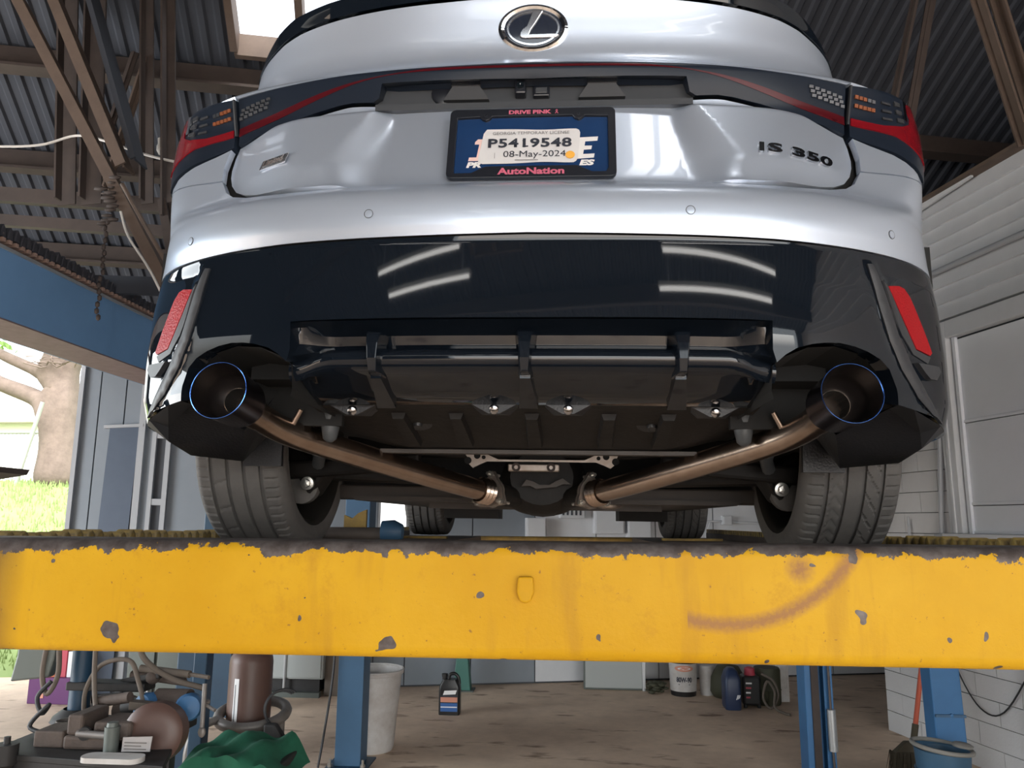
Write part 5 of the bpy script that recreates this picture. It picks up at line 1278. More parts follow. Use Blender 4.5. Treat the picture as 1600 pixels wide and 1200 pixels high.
mk('pail_lettering', wrap(text_bm('80W-90', .06, bold=.0025, width=.15), 0, .135, .1305), M_ink, t, fixn=False)
bm = bm_new(); add_prism(bm, [(.092 * math.cos(2 * PI * k / 28), .028 * math.sin(2 * PI * k / 28), .001) for k in range(28)], (0, 0, .001)); bmesh.ops.triangulate(bm, faces=bm.faces[:], quad_method='BEAUTY'); mk('oval_logo', wrap(bm, 0, .257, .133), M_redlab, t, fixn=False)
bm = bm_new(); add_prism(bm, [(.060 * math.cos(2 * PI * k / 20), .012 * math.sin(2 * PI * k / 20), .0032) for k in range(20)], (0, 0, .001)); mk('logo_field', wrap(bm, 0, .257, .133), M_white, t, fixn=False)
bm = bm_new(); add_box(bm, -.055, .055, .108, .116, .001, .002); mk('small_print', wrap(bm, 0, 0, .1285), M_inkgrey, t, fixn=False)
# cluster right of the pail
t = thing('blue_canister', 'navy plastic canister with a white logo right of the oil pail', 'canister', (1.535, 7.42, FZ))
bm = bm_new(); V = add_grid(bm, [rrz(1.535 - a, 1.535 + a, 7.42 - b, 7.42 + b, .03, FZ + z) for a, b, z in ((.065, .10, 0), (.07, .105, .02), (.07, .105, .25), (.05, .08, .32), (.03, .05, .345))], close=True); bm.faces.new(V[0][::-1]); bm.faces.new(V[-1]); mk('canister_body', bm, M_navy, t, smooth=40)
for k in range(3):
    bm = bm_new(); add_prism(bm, [(1.555 + k * .012, 7.314, FZ + .09 + k * .006), (1.562 + k * .012, 7.314, FZ + .09 + k * .006), (1.575 + k * .010, 7.314, FZ + .13), (1.568 + k * .010, 7.314, FZ + .13)], (0, -.003, 0)); mk('logo_stripe', bm, M_white, t)
t = thing('compressor', 'small black compressor with red and white marks beside the navy canister', 'compressor', (1.72, 7.50, FZ))
bm = bm_new(); add_box(bm, 1.64, 1.80, 7.42, 7.58, FZ + .02, FZ + .27); mk('case', bm, M_jug, t, bevel=.02)
bm = bm_new(); add_lathe(bm, (1.72, 7.5, FZ + .27), (0, 0, 1), [(0, .05), (.06, .045), (.07, .02)], 16, True, True); mk('red_motor', bm, M_redcard, t, smooth=40)
for k in range(4):
    bm = bm_new(); add_box(bm, 1.665, 1.70 + .006 * k, 7.415, 7.42, FZ + .085 + .04 * k, FZ + .098 + .04 * k); mk('mark', bm, M_white if k % 2 else M_redcard, t)
for x in (1.66, 1.78):
    bm = bm_new(); add_lathe(bm, (x, 7.44, FZ), (0, 0, 1), [(0, .016), (.03, .016)], 10, True, True); mk('foot', bm, M_jug, t)
bm = bm_new(); add_tube(bm, cr([(1.80, 7.40, FZ + .30), (1.90, 7.38, FZ + .24), (1.93, 7.36, FZ + .12), (1.86, 7.34, FZ + .02), (1.80, 7.36, FZ + .10), (1.84, 7.37, FZ + .24), (1.90, 7.36, FZ + .16), (1.88, 7.30, FZ + .04), (1.94, 7.20, FZ + .012), (1.97, 7.15, FZ + .012)], 6), .011, 8)
mk('coiled_cable', bm, M_hose, label='tangled tan cable coil hanging in front of the olive drum', cat='cable', smooth=60)
bm = bm_new(); add_lathe(bm, (1.90, 7.62, FZ), (0, 0, 1), [(0, .11), (.02, .12), (.12, .12), (.13, .126), (.14, .12), (.30, .12), (.32, .11), (.32, .0)], 24, True); mk('olive_drum', bm, M_olive, label='dark olive drum behind the tangled tan cable', cat='drum', smooth=40)
bm = bm_new(); add_box(bm, 2.0, 2.12, 7.70, 7.82, FZ, FZ + .95); add_box(bm, 2.02, 2.10, 7.69, 7.70, FZ + .12, FZ + .8); mk('white_post', bm, M_binw, label='square dirty-white post behind the olive drum', cat='post', bevel=.006)
bm = bm_new(); add_lathe(bm, (1.60, 7.88, FZ), (0, 0, 1), [(0, .14), (.05, .17), (.18, .16), (.28, .10), (.30, .0)], 20, True); mk('refuse_sack', bm, M_olive, label='dark slumped sack behind the navy canister', cat='sack', smooth=60)
bm = bm_new(); add_lathe(bm, (1.41, 7.95, FZ), (0, 0, 1), [(0, .06), (.27, .075), (.28, .0)], 18, True); mk('white_bucket', bm, M_binw, label='small white bucket just right of the oil pail', cat='bucket', smooth=40)
# grey steel cabinet, green stand, low pale cabinet along the back wall
def on_B(bm):
    return bm
t = thing('steel_cabinet', 'low grey steel cabinet at the foot of the back wall', 'cabinet', (.55, 8.15, FZ))
bm = bm_new(); add_box(bm, .235, .82, 8.06, 8.25, FZ, FZ + .62); mk('body', bm, M_greymetal, t, bevel=.006)
bm = bm_new(); add_box(bm, .25, .805, 8.045, 8.06, FZ + .02, FZ + .60); d_ = mk('door', bm, M_palecab, t, bevel=.004)
bm = bm_new(); add_box(bm, .75, .765, 8.03, 8.045, FZ + .3, FZ + .42); mk('handle', bm, M_galv, d_)
bm = bm_new(); add_box(bm, .805, .835, 8.03, 8.06, FZ, FZ + .62); mk('corner_rail', bm, M_galv, t)
bm = bm_new()
random.seed(21)
for k in range(34): add_sphere(bm, (.93 + random.gauss(0, .05), 8.0 + random.gauss(0, .05), FZ + .02 + random.random() * .07), random.uniform(.015, .04), 1, (1.3, 1, .6))
mk('leaf_litter', bm, M_olive, kind='stuff', label='heap of dead leaves swept beside the grey steel cabinet', cat='debris', smooth=60)
t = thing('green_stand', 'green pedestal stand leg near the back wall left of the jug', 'stand', (-.95, 7.9, FZ))
bm = bm_new(); add_hull(bm, [(-1.03, 7.82, FZ + .01), (-.86, 7.82, FZ + .01), (-.86, 7.96, FZ + .01), (-1.03, 7.96, FZ + .01), (-.99, 7.85, FZ + .5), (-.91, 7.85, FZ + .5), (-.91, 7.93, FZ + .5), (-.99, 7.93, FZ + .5)]); mk('leg', bm, mat('machine_green', (.05, .16, .13), .5), t, bevel=.008)
bm = bm_new(); add_box(bm, -1.06, -.83, 7.80, 7.98, FZ, FZ + .012); mk('foot_plate', bm, M_greymetal, t)
t = thing('low_cabinet', 'low pale grey cabinet on a dark plinth behind the brown gas cylinder', 'cabinet', (-2.45, 7.5, FZ))
bm = bm_new(); add_box(bm, -2.92, -2.20, 7.44, 7.62, FZ + .155, FZ + .80); mk('body', bm, M_palecab, t, bevel=.008)
bm = bm_new(); add_box(bm, -2.90, -2.24, 7.48, 7.62, FZ + .04, FZ + .155); mk('kick_space', bm, M_iron, t)
bm = bm_new(); add_box(bm, -2.95, -2.215, 7.40, 7.46, FZ, FZ + .045); mk('plinth', bm, M_greymetal, t)
for x in (-2.56,):
    bm = bm_new(); add_tube(bm, [(x, 7.425, FZ + .045), (x, 7.425, FZ + .8)], .013, 8); mk('pipe', bm, M_galv, t, smooth=40)
for x0, x1 in ((-2.90, -2.57), (-2.55, -2.22)):
    bm = bm_new(); add_box(bm, x0, x1, 7.43, 7.44, FZ + .17, FZ + .78); mk('door', bm, M_palecab, t, bevel=.003)
bm = bm_new(); add_box(bm, -2.20, -1.98, 7.5, 7.68, FZ, FZ + .6); mk('wooden_crate', bm, M_hose, label='dull brown upright crate right of the low pale cabinet', cat='crate', bevel=.006)
t = thing('metal_locker', 'dark grey-green metal locker behind the workbench', 'locker', (-2.62, 5.3, FZ))
bm = bm_new(); add_box(bm, -2.84, -2.44, 5.2, 5.5, FZ, FZ + 1.02); mk('body', bm, M_greymetal, t, bevel=.008)
for x0, x1 in ((-2.83, -2.65), (-2.63, -2.45)):
    bm = bm_new(); add_box(bm, x0, x1, 5.185, 5.2, FZ + .03, FZ + 1.0); d_ = mk('door', bm, M_greymetal, t, bevel=.004)
    bm = bm_new(); add_box(bm, x1 - .03, x1 - .02, 5.17, 5.185, FZ + .5, FZ + .6); mk('handle', bm, M_galv, d_)
# purple box with packets on top, by the bay opening
t = thing('purple_box', 'purple printed carton on the floor by the open bay', 'box', (-4.5, 7.0, FZ))
bm = bm_new(); add_box(bm, -4.70, -4.32, 6.92, 7.14, FZ, FZ + .22); mk('carton', bm, M_purple, t, bevel=.004)
bm = bm_new(); add_prism(bm, [(-4.60, 6.915, FZ + .05), (-4.55, 6.915, FZ + .05), (-4.55, 6.915, FZ + .10), (-4.58, 6.915, FZ + .115), (-4.61, 6.915, FZ + .09)], (0, .003, 0)); mk('print_patch', bm, M_redlab, t)
for x0, x1, z0, z1, m, l in ((-4.62, -4.50, .22, .34, M_orcard, 'orange packet standing on the purple carton'), (-4.49, -4.40, .22, .50, M_redcard, 'tall red packet on the purple carton'), (-4.39, -4.32, .22, .44, M_paper, 'white packet on the right of the purple carton')):
    bm = bm_new(); add_box(bm, x0, x1, 6.97, 7.08, FZ + z0, FZ + z1); mk('packet', bm, m, label=l, cat='packet', bevel=.003)

# brown gas cylinder in its cart
gx, gy = -1.635, 4.30
t = thing('gas_cylinder', 'brown steel gas cylinder with a vertical white label strip', 'gas cylinder', (gx, gy, FZ))
bm = bm_new(); add_lathe(bm, (gx, gy, FZ + .06), (0, 0, 1), [(0, .10), (.01, .114), (.80, .114), (.825, .110), (.86, .088), (.88, .05), (.885, .03), (.93, .028)], 36, True, True); mk('bottle', bm, M_gasbrown, t, smooth=40)
bm = bm_new(); add_lathe(bm, (gx, gy, FZ + .985), (0, 0, 1), [(0, .022), (.05, .022), (.05, .016), (.10, .016)], 12, True, True); add_tube(bm, [(gx - .03, gy, FZ + 1.03), (gx + .05, gy, FZ + 1.03)], .012, 8); mk('valve', bm, M_alu, t, smooth=40)
bm = bm_new(); rows = []
for z in np.linspace(.43, .79, 12):
    rows.append([(gx + math.sin(a) * .1152, gy - math.cos(a) * .1152, FZ + z) for a in np.linspace(-.42 + .10 * (z - .43), -.15 + .05 * (z - .43), 5)])
add_grid(bm, rows); mk('label_strip', bm, M_paper, t)
bm = bm_new(); rows = [[(gx + math.sin(a) * .1158, gy - math.cos(a) * .1158, FZ + z) for a in (-.33, -.29)] for z in np.linspace(.46, .76, 10)]; add_grid(bm, rows); mk('label_text', bm, M_ink, t)
t = thing('cylinder_cart', 'grey welding cart with a hoop round the gas cylinder and loop handle', 'cart', (gx, gy - .1, FZ))
bm = bm_new(); torus_bm(bm, (gx + .035, gy - .03, FZ + .60), (0, -.18, 1), .175, .028); mk('hoop', bm, M_ring, t, smooth=60)
bm = bm_new(); add_tube(bm, cr([(gx - .10, gy - .16, FZ + .60), (gx - .17, gy - .24, FZ + .56), (gx - .19, gy - .28, FZ + .46), (gx - .175, gy - .28, FZ + .30), (gx - .17, gy - .26, FZ + .10), (gx - .16, gy - .2, FZ + .03)], 5), .020, 10); mk('handle', bm, M_ring, t, smooth=60)
bm = bm_new(); add_tube(bm, [(gx + .20, gy - .05, FZ + .58), (gx + .21, gy - .08, FZ + .05)], .02, 10); mk('upright', bm, M_ring, t, smooth=60)
bm = bm_new(); add_box(bm, gx - .2, gx + .24, gy - .3, gy + .18, FZ + .03, FZ + .06); mk('tray', bm, M_ring, t, bevel=.006)
bm = bm_new(); add_tube(bm, cr([(gx - .13, gy - .24, FZ + .585), (gx - .20, gy - .26, FZ + .575), (gx - .27, gy - .28, FZ + .545)], 4), [.016, .018, .018, .017, .016, .014, .012, .010, .008], 8); mk('hook', bm, M_dust, t, smooth=60)
for x in (gx - .18, gx + .22):
    bm = bm_new(); add_lathe(bm, (x, gy + .12, FZ + .09), (1, 0, 0), [(-.02, .03), (-.02, .085), (-.012, .09), (.012, .09), (.02, .085), (.02, .03)], 20); mk('wheel', bm, M_rubber, t, smooth=40)
bm = bm_new(); add_grid(bm, [[(-1.74 + .44 * i / 20 , 4.02 + .10 * math.sin(i * .5 + j) * .3 - .04 * j, FZ + .44 + .10 * math.sin(PI * i / 20) - .05 * j + .02 * math.sin(i * 1.1 + j * 2)) for i in range(21)] for j in range(7)])
mk('dusty_leather', bm, M_dust, label='crumpled brown leather draped over the cylinder cart hoop', cat='leather', smooth=70, fixn=False)
bm = bm_new(); add_prism(bm, [(-1.46, 4.06, FZ + .60), (-1.40, 4.06, FZ + .60), (-1.30, 4.06, FZ + .47), (-1.29, 4.06, FZ + .42), (-1.31, 4.06, FZ + .41), (-1.33, 4.06, FZ + .44), (-1.40, 4.06, FZ + .46), (-1.46, 4.06, FZ + .52)], (0, .05, 0))
mk('welding_hood', bm, M_iron, label='dark pointed welding hood hanging on the right of the cart', cat='hood', bevel=.012)
bm = bm_new(); 
for k in range(3): torus_bm(bm, (-1.40 + .008 * k, 4.14, FZ + .66), (.1 + .1 * k, -1, .2), .085 + .004 * k, .006, 20, 6, (-.6, 2.4))
mk('wire_loops', bm, M_dkwire, kind='stuff', label='thin dark wire loops behind the gas cylinder', cat='wire', smooth=60)
# cart with the green cloth thrown over it
t = thing('tool_trolley', 'dark tool trolley under the green cloth', 'trolley', (-1.39, 3.72, FZ))
bm = bm_new(); add_box(bm, -1.60, -1.20, 3.52, 3.90, FZ + .46, FZ + .545); mk('tray', bm, M_iron, t, bevel=.01)
for x in (-1.58, -1.22):
    for y in (3.54, 3.88):
        bm = bm_new(); add_tube(bm, [(x, y, FZ), (x, y, FZ + .47)], .015, 8); mk('leg', bm, M_iron, t, smooth=40)
bm = bm_new(); add_box(bm, -1.6, -1.2, 3.5, 3.9, FZ + .15, FZ + .17); mk('lower_shelf', bm, M_iron, t)
bm = bm_new(); add_tube(bm, [(-1.60, 3.46, FZ + .50), (-1.20, 3.46, FZ + .50)], .018, 10); mk('push_bar', bm, M_ring, t, smooth=40)
bm = bm_new(); rows = []
for j in range(15):
    f = j / 14; r = []
    for i in range(25):
        g = i / 24; x = -1.625 + .47 * g; y = 3.90 - .40 * min(1, f * 1.4); drop = max(0, f - .71) * .42
        z = FZ + .575 + .030 * math.sin(PI * g) + .016 * math.sin(g * 17 + f * 7) + .013 * math.sin(g * 9 - f * 11) - drop - (max(0, g - .80) * .45)
        if f > .71: y = 3.50 - .015 - .02 * math.sin(g * 14)
        r.append((x, y, max(z, FZ + .3)))
    rows.append(r)
add_grid(bm, rows); mk('green_cloth', bm, M_green, label='crumpled green cloth thrown over the dark tool trolley', cat='cloth', smooth=70, fixn=False)

# workbench with vise, grinder and clutter, lower left
TZ = -.875
t = thing('workbench', 'dark steel workbench with a heavy plate top at lower left', 'workbench', (-1.7, 3.35, FZ))
bm = bm_new(); add_hull(bm, [(-2.13, 2.98, TZ - .022), (-1.37, 2.88, TZ - .022), (-1.58, 3.46, TZ - .022), (-2.13, 3.62, TZ - .022), (-2.13, 2.98, TZ), (-1.37, 2.88, TZ), (-1.58, 3.46, TZ), (-2.13, 3.62, TZ)]); mk('plate_top', bm, M_iron, t, bevel=.003)
bm = bm_new(); add_bar(bm, (-2.06, 2.99, TZ - .04), (-1.37, 2.895, TZ - .04), .03, .035); mk('front_rail', bm, M_iron, t)
for x, y in ((-2.04, 3.05), (-2.04, 3.55), (-1.43, 2.95), (-1.62, 3.40)):
    for q in (0,):
        bm = bm_new(); add_box(bm, x - .025, x + .025, y - .025, y + .025, FZ, TZ - .022); mk('leg', bm, M_iron, t)
bm = bm_new(); add_lathe(bm, (-2.02, 2.955, TZ - .13), (0, 0, 1), [(0, .03), (.03, .045), (.06, .040), (.09, .03), (.10, .042), (.17, .042), (.17, .012), (.195, .012)], 16, True, True); mk('clamp_post', bm, M_iron, t, smooth=40)
t = thing('bench_vise', 'brown dusty bench vise bolted to the plate top', 'vise', (-1.76, 3.14, TZ))
bm = bm_new(); add_box(bm, -1.86, -1.68, 3.04, 3.24, TZ, TZ + .05); mk('base', bm, M_dust, t, bevel=.012)
bm = bm_new(); add_box(bm, -1.855, -1.79, 3.05, 3.23, TZ + .05, TZ + .125); mk('fixed_jaw', bm, M_dust, t, bevel=.01)
bm = bm_new(); add_box(bm, -1.755, -1.60, 3.06, 3.22, TZ + .03, TZ + .10); mk('sliding_jaw', bm, M_dust, t, bevel=.014)
bm = bm_new(); add_tube(bm, [(-1.80, 3.04, TZ + .06), (-1.66, 3.02, TZ + .06)], .014, 10); mk('screw', bm, M_ring, t, smooth=40)
bm = bm_new(); add_lathe(bm, (-1.772, 3.045, TZ + .06), (.2, -1, 0), [(0, .026), (.012, .024), (.014, .012)], 16, False, True); mk('screw_eye', bm, M_iron, t, smooth=40)
bm = bm_new(); add_box(bm, -1.99, -1.87, 3.06, 3.2, TZ, TZ + .06); mk('steel_block', bm, M_dust, label='grey-topped steel block lying left of the vise', cat='block', bevel=.006)
t = thing('bench_grinder', 'bench grinder with two blue end caps at the back of the bench', 'bench grinder', (-1.60, 3.42, TZ))
bm = bm_new(); add_box(bm, -1.68, -1.52, 3.31, 3.45, TZ, TZ + .03); mk('base', bm, M_iron, t, bevel=.006)
bm = bm_new(); add_tube(bm, [(-1.67, 3.38, TZ + .10), (-1.53, 3.38, TZ + .10)], .060, 20); mk('motor', bm, M_dust, t, smooth=40)
bm = bm_new(); add_box(bm, -1.63, -1.57, 3.35, 3.41, TZ + .02, TZ + .06); mk('neck', bm, M_dust, t)
for s_, x in ((-1, -1.685), (1, -1.515)):
    bm = bm_new(); add_lathe(bm, (x, 3.35, TZ + .095), (s_ * .35, -1, .1), [(-.05, .052), (.02, .056), (.045, .048), (.055, .0)], 20, True); mk('blue_cap', bm, M_bluebright, t, smooth=40, label='blue end cap')
    bm = bm_new(); add_tube(bm, [(x, 3.38, TZ + .10), (x + s_ * .05, 3.43, TZ + .10)], .010, 8); mk('spindle', bm, M_ring, t, smooth=40)
t = thing('wheel_guard', 'brown round guard housing with a shiny metal rating plate at the bench edge', 'machine', (-1.53, 3.02, TZ))
bm = bm_new(); add_lathe(bm, (-1.535, 3.10, TZ + .05), (.15, -1, .12), [(-.09, .10), (-.08, .115), (0, .115), (.015, .10), (.02, .06), (.02, .0)], 28, True); mk('housing', bm, M_gasbrown, t, smooth=40)
bm = bm_new(); add_hull(bm, [(-1.590, 2.985, TZ + .015), (-1.480, 2.985, TZ + .018), (-1.480, 2.99, TZ + .018), (-1.590, 2.99, TZ + .015), (-1.590, 2.99, TZ + .065), (-1.477, 2.99, TZ + .07), (-1.477, 2.995, TZ + .07), (-1.590, 2.995, TZ + .065)]); rp = mk('rating_plate', bm, M_label, t)
for k in range(3):
    bm = bm_new(); add_box(bm, -1.580, -1.495 - .02 * (k % 2), 2.983, 2.986, TZ + .024 + .011 * k, TZ + .027 + .011 * k); mk('plate_line', bm, M_ring, rp)
bm = bm_new(); add_lathe(bm, (-1.64, 3.0, TZ), (0, 0, 1), [(0, .026), (.10, .028), (.10, .022), (.115, .020), (.115, .0)], 16, True); mk('spray_can', bm, M_greymetal, label='grey can with a pale top standing by the round guard', cat='can', smooth=40)
bm = bm_new(); add_tube(bm, [(-1.80, 3.36, TZ + .085), (-1.69, 3.34, TZ + .11)], .032, 14); mk('motor_canister', bm, M_iron, label='dark capacitor tube lying on the vise clutter', cat='tube', smooth=40)
t = thing('pillar_drill', 'dark pillar drill with cast arms behind the bench vise', 'drill', (-2.08, 3.48, TZ))
bm = bm_new(); add_tube(bm, [(-2.08, 3.48, TZ), (-2.08, 3.48, TZ + .75)], .045, 16); mk('column', bm, M_bluedark, t, smooth=40)
bm = bm_new(); add_lathe(bm, (-2.08, 3.48, TZ), (0, 0, 1), [(0, .11), (.02, .10), (.05, .06)], 20, True); mk('foot', bm, M_iron, t, smooth=40)
bm = bm_new(); add_box(bm, -2.12, -1.76, 3.43, 3.53, TZ + .13, TZ + .165); add_bar(bm, (-1.90, 3.5, TZ + .16), (-1.70, 3.45, TZ + .20), .03, .025); mk('arm', bm, M_iron, t, bevel=.006)
bm = bm_new(); add_box(bm, -2.05, -1.66, 3.44, 3.66, TZ + .30, TZ + .62); mk('head', bm, M_greymetal, t, bevel=.03)
bm = bm_new(); add_tube(bm, [(-1.86, 3.50, TZ + .19), (-1.60, 3.47, TZ + .17)], .018, 10); add_sphere(bm, (-1.74, 3.46, TZ + .19), .032, 2); mk('lever', bm, M_dust, t, smooth=50)
t = thing('sheet_guard', 'hanging dark grey sheet-metal guard at the left edge above the floor', 'guard', (-2.23, 3.36, -.69))
bm = bm_new(); add_prism(bm, [(-2.315, 3.34, -.695), (-2.145, 3.34, -.675), (-2.125, 3.34, -.60), (-2.11, 3.34, -.42), (-2.29, 3.34, -.42), (-2.295, 3.34, -.585)], (0, .05, 0)); mk('guard_plate', bm, M_greymetal, t, bevel=.008)
bm = bm_new(); add_tube(bm, [(-2.15, 3.40, -.46), (-2.08, 3.50, -.42)], .012, 8); mk('bracket', bm, M_iron, t)
for i, (pts_, r_, lab, m_) in enumerate((
    ([(-1.92, 3.30, -.52), (-1.90, 3.28, -.66), (-1.84, 3.22, -.78), (-1.72, 3.10, -.84)], .010, 'tan hose falling from the drill head to the vise', M_hose),
    ([(-1.80, 3.40, -.50), (-1.74, 3.38, -.60), (-1.62, 3.40, -.68), (-1.48, 3.42, -.72)], .012, 'tan hose arching right over the bench grinder', M_hose),
    ([(-1.98, 3.36, -.83), (-1.98, 3.36, -.72), (-1.92, 3.36, -.62), (-1.80, 3.36, -.60), (-1.74, 3.34, -.68), (-1.66, 3.28, -.80)], .010, 'brown hose looping over the vise clutter', M_hose),
    ([(-2.10, 3.30, -.68), (-2.14, 3.28, -.74), (-2.10, 3.26, -.80), (-2.06, 3.24, -.76), (-2.12, 3.22, -.84), (-2.02, 3.2, -.865)], .009, 'dark cable coiled beside the drill column', M_dkwire),
    ([(-2.16, 3.34, -.52), (-2.17, 3.34, -.66), (-2.14, 3.34, -.74), (-2.10, 3.34, -.66), (-2.11, 3.34, -.52)], .011, 'grey hose loop hanging by the sheet guard', M_hose))):
    bm = bm_new(); add_tube(bm, cr(pts_, 6), r_, 8); mk('hose' if m_ is M_hose else 'cable', bm, m_, label=lab, cat='hose' if m_ is M_hose else 'cable', smooth=60)
bm = bm_new(); V = add_grid(bm, [rrz(-1.70, -1.47, 2.885, 2.965, .035, TZ + z) for z in (0, .018)] , close=True); bm.faces.new(V[0][::-1]); bm.faces.new(V[1]); mk('white_tray', bm, M_binw, label='white plastic tray on the front edge of the bench', cat='tray', smooth=40)
bm = bm_new(); add_tube(bm, [(-1.43, 3.30, TZ + .20), (-1.415, 3.27, TZ + .02)], .010, 8); add_sphere(bm, (-1.414, 3.268, TZ + .018), .017, 2, (1, .6, 1.3)); add_tube(bm, [(-1.43, 3.3, TZ + .12), (-1.37, 3.28, TZ + .10)], .008, 6); mk('hand_tool', bm, M_ring, label='pale-ended hand tool hanging between the grinder and blue post', cat='tool', smooth=60)
# short blue stand and right-hand post by the white wall
t = thing('blue_stand', 'blue steel stand post between the workbench and gas cylinder', 'stand', (-2.11, 4.62, FZ))
bm = bm_new(); add_box(bm, -2.18, -2.04, 4.55, 4.69, FZ + .012, -.16); mk('column', bm, M_bluedark, t, bevel=.01)
bm = bm_new(); add_box(bm, -2.06, -2.035, 4.535, 4.55, FZ + .012, -.16); mk('edge_strip', bm, M_bluelift, t)
bm = bm_new(); add_box(bm, -2.25, -1.97, 4.48, 4.76, FZ, FZ + .012); mk('foot_plate', bm, M_bluedark, t)
bm = bm_new(); add_box(bm, -2.20, -2.02, 4.53, 4.71, -.16, -.148); mk('top_plate', bm, M_galv, t)
t = thing('blue_pillar', 'square blue steel pillar standing in front of the white block wall', 'pillar', (2.28, 5.0, FZ))
bm = bm_new(); add_hull(bm, [(2.215, 4.94, FZ + .012), (2.39, 4.94, FZ + .012), (2.40, 5.10, FZ + .012), (2.225, 5.10, FZ + .012), (2.19, 4.94, -.24), (2.355, 4.94, -.24), (2.365, 5.10, -.24), (2.20, 5.10, -.24)]); mk('column', bm, M_bluebright, t, bevel=.008)
bm = bm_new(); add_box(bm, 2.15, 2.45, 4.88, 5.16, FZ, FZ + .012); mk('foot_plate', bm, M_bluedark, t)
bm = bm_new(); add_box(bm, 2.21, 2.38, 4.925, 4.94, -1.10, -1.085); mk('weld_band', bm, M_bluelift, t)
bm = bm_new(); add_lathe(bm, (2.30, 4.935, -1.09), (0, -1, 0), [(0, .012), (.01, .011), (.012, .004)], 6, False, True); mk('bolt', bm, M_bluebright, t)
# blue tub at its foot
tx, ty_ = 2.13, 4.70
t = thing('blue_tub', 'dusty blue plastic tub with a grey rim at the foot of the blue pillar', 'tub', (tx, ty_, FZ))
bm = bm_new(); add_lathe(bm, (tx, ty_, FZ), (0, 0, 1), [(.0, .0), (.0, .11), (.01, .115), (.36, .138), (.41, .142), (.415, .15), (.40, .134), (.02, .108), (.015, 0)], 36); mk('tub_body', bm, M_tub, t, smooth=40)
bm = bm_new(); torus_bm(bm, (tx, ty_, FZ + .418), (.10, 0, 1), .150, .012, 36); mk('rim', bm, M_tubdust, t, smooth=60)
bm = bm_new(); torus_bm(bm, (tx, ty_, FZ + .30), (0, 0, 1), .139, .006, 36); mk('rib', bm, M_tub, t, smooth=60)
bm = bm_new(); add_lathe(bm, (tx + .10, ty_ - .02, FZ + .425), (.1, 0, 1), [(0, .0), (0, .05), (.012, .055), (.02, .04), (.022, 0)], 20); mk('handle_pad', bm, M_tubdust, t, smooth=40)
bm = bm_new(); add_lathe(bm, (2.05, 4.40, FZ), (0, 0, 1), [(0, 0), (0, .10), (.255, .122), (.26, .128), (.25, .118), (.02, .09), (.02, 0)], 32); mk('grey_pan', bm, M_tubdust, label='grey dusty pan in front of the blue tub', cat='pan', smooth=40)
# broom leaning on the wall
t = thing('broom', 'upright broom with an orange-red handle leaning beside the blue pillar', 'broom', (2.31, 5.60, FZ))
bm = bm_new(); add_tube(bm, [(2.375, 5.62, -1.30), (2.56, 5.72, -.55)], .016, 10); mk('stick', bm, M_handle, t, smooth=40)
bm = bm_new(); add_tube(bm, [(2.345, 5.605, -1.42), (2.375, 5.62, -1.30)], .021, 10); mk('ferrule', bm, M_straw, t, smooth=40)
bm = bm_new(); add_hull(bm, [(2.20, 5.55, -1.47), (2.42, 5.57, -1.47), (2.42, 5.63, -1.47), (2.20, 5.61, -1.47), (2.28, 5.57, -1.40), (2.39, 5.58, -1.40), (2.39, 5.62, -1.40), (2.28, 5.61, -1.40)]); mk('head', bm, M_straw, t, bevel=.01)
bm = bm_new(); random.seed(8)
for k in range(420):
    x = random.uniform(2.20, 2.42); y = random.uniform(5.55, 5.63); dx = (x - 2.31) * .25 + random.uniform(-.015, .015)
    p = [(x - .003, y, -1.465), (x + .003, y, -1.465), (x + dx, y + random.uniform(-.02, .02), FZ + .002)]; bm.faces.new([bm.verts.new(q) for q in p])
mk('bristles', bm, M_straw, t, kind='stuff', fixn=False)

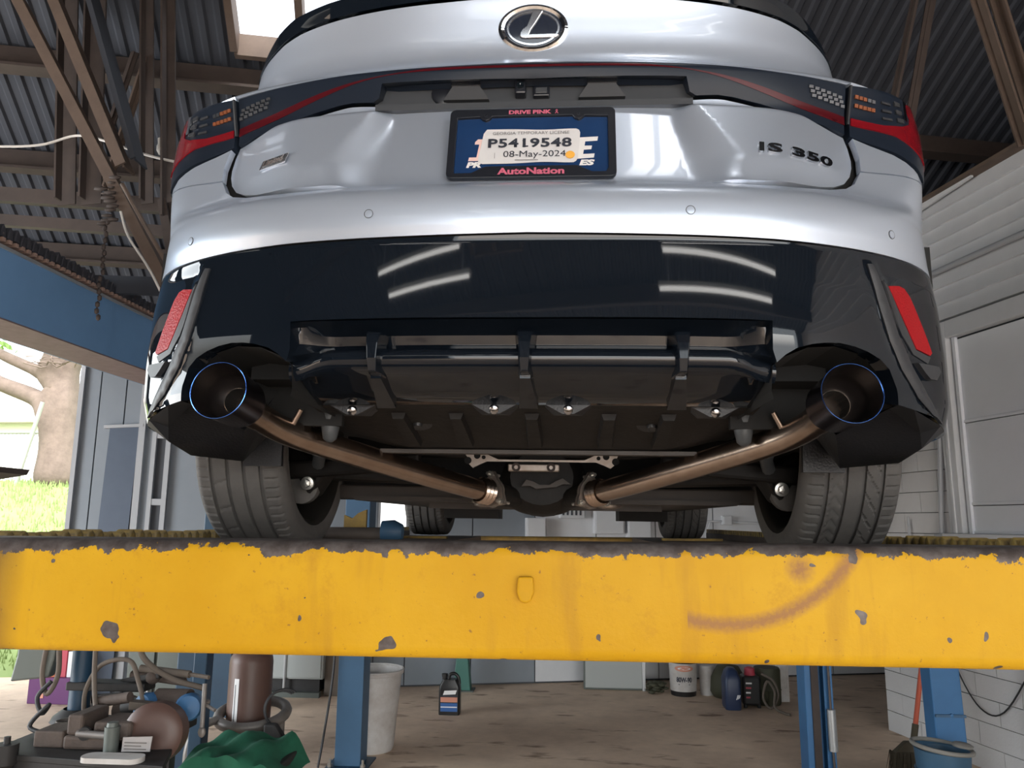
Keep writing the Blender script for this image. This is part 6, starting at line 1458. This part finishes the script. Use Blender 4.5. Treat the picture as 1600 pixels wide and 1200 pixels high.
# loose clutter on the bench
def clut(name, lab, cat, fn, m, smooth=None, bevel=None):
    bm = bm_new(); fn(bm); return mk(name, bm, m, label=lab, cat=cat, smooth=smooth, bevel=bevel)
clut('steel_bar', 'long rusty steel bar lying across the back of the vise', 'bar', lambda b: add_bar(b, (-1.98, 3.30, TZ + .02), (-1.72, 3.30, TZ + .03), .03, .03), M_dust, bevel=.004)
clut('pipe_offcut', 'short dusty pipe offcut resting against the blue-capped grinder', 'pipe', lambda b: add_tube(b, [(-1.86, 3.27, TZ + .125), (-1.72, 3.25, TZ + .15)], .022, 12), M_dust, smooth=40)
clut('grease_gun', 'tan grease gun tube above the grinder motor', 'grease gun', lambda b: (add_tube(b, [(-1.80, 3.46, TZ + .225), (-1.56, 3.43, TZ + .21)], .016, 10), add_tube(b, [(-1.56, 3.43, TZ + .21), (-1.46, 3.40, TZ + .205)], .009, 8)), M_hose, smooth=40)
clut('wood_wedge', 'pale dusty wooden wedge lying by the vise jaw', 'wedge', lambda b: add_hull(b, [(-1.72, 3.24, TZ + .10), (-1.60, 3.26, TZ + .10), (-1.60, 3.31, TZ + .10), (-1.72, 3.29, TZ + .10), (-1.72, 3.24, TZ + .135), (-1.60, 3.26, TZ + .12), (-1.60, 3.31, TZ + .12), (-1.72, 3.29, TZ + .135)]), M_hose, bevel=.004)
clut('iron_bracket', 'dark iron L-bracket standing behind the vise', 'bracket', lambda b: (add_bar(b, (-1.93, 3.36, TZ), (-1.93, 3.36, TZ + .13), .03, .03), add_bar(b, (-1.945, 3.36, TZ + .115), (-1.82, 3.36, TZ + .13), .03, .03)), M_iron)
clut('pulley', 'small dusty pulley leaning behind the grinder', 'pulley', lambda b: add_lathe(b, (-1.80, 3.38, TZ + .07), (.4, -1, .2), [(-.015, .02), (-.015, .06), (0, .05), (.015, .06), (.015, .02), (.015, 0)], 24), M_dust, smooth=35)
clut('bolt_tin', 'low tin of bolts at the back left of the bench', 'tin', lambda b: add_lathe(b, (-1.99, 3.27, TZ), (0, 0, 1), [(0, .045), (.05, .045), (.05, .042), (.035, .042), (.035, 0)], 20, True), M_ring, smooth=40)
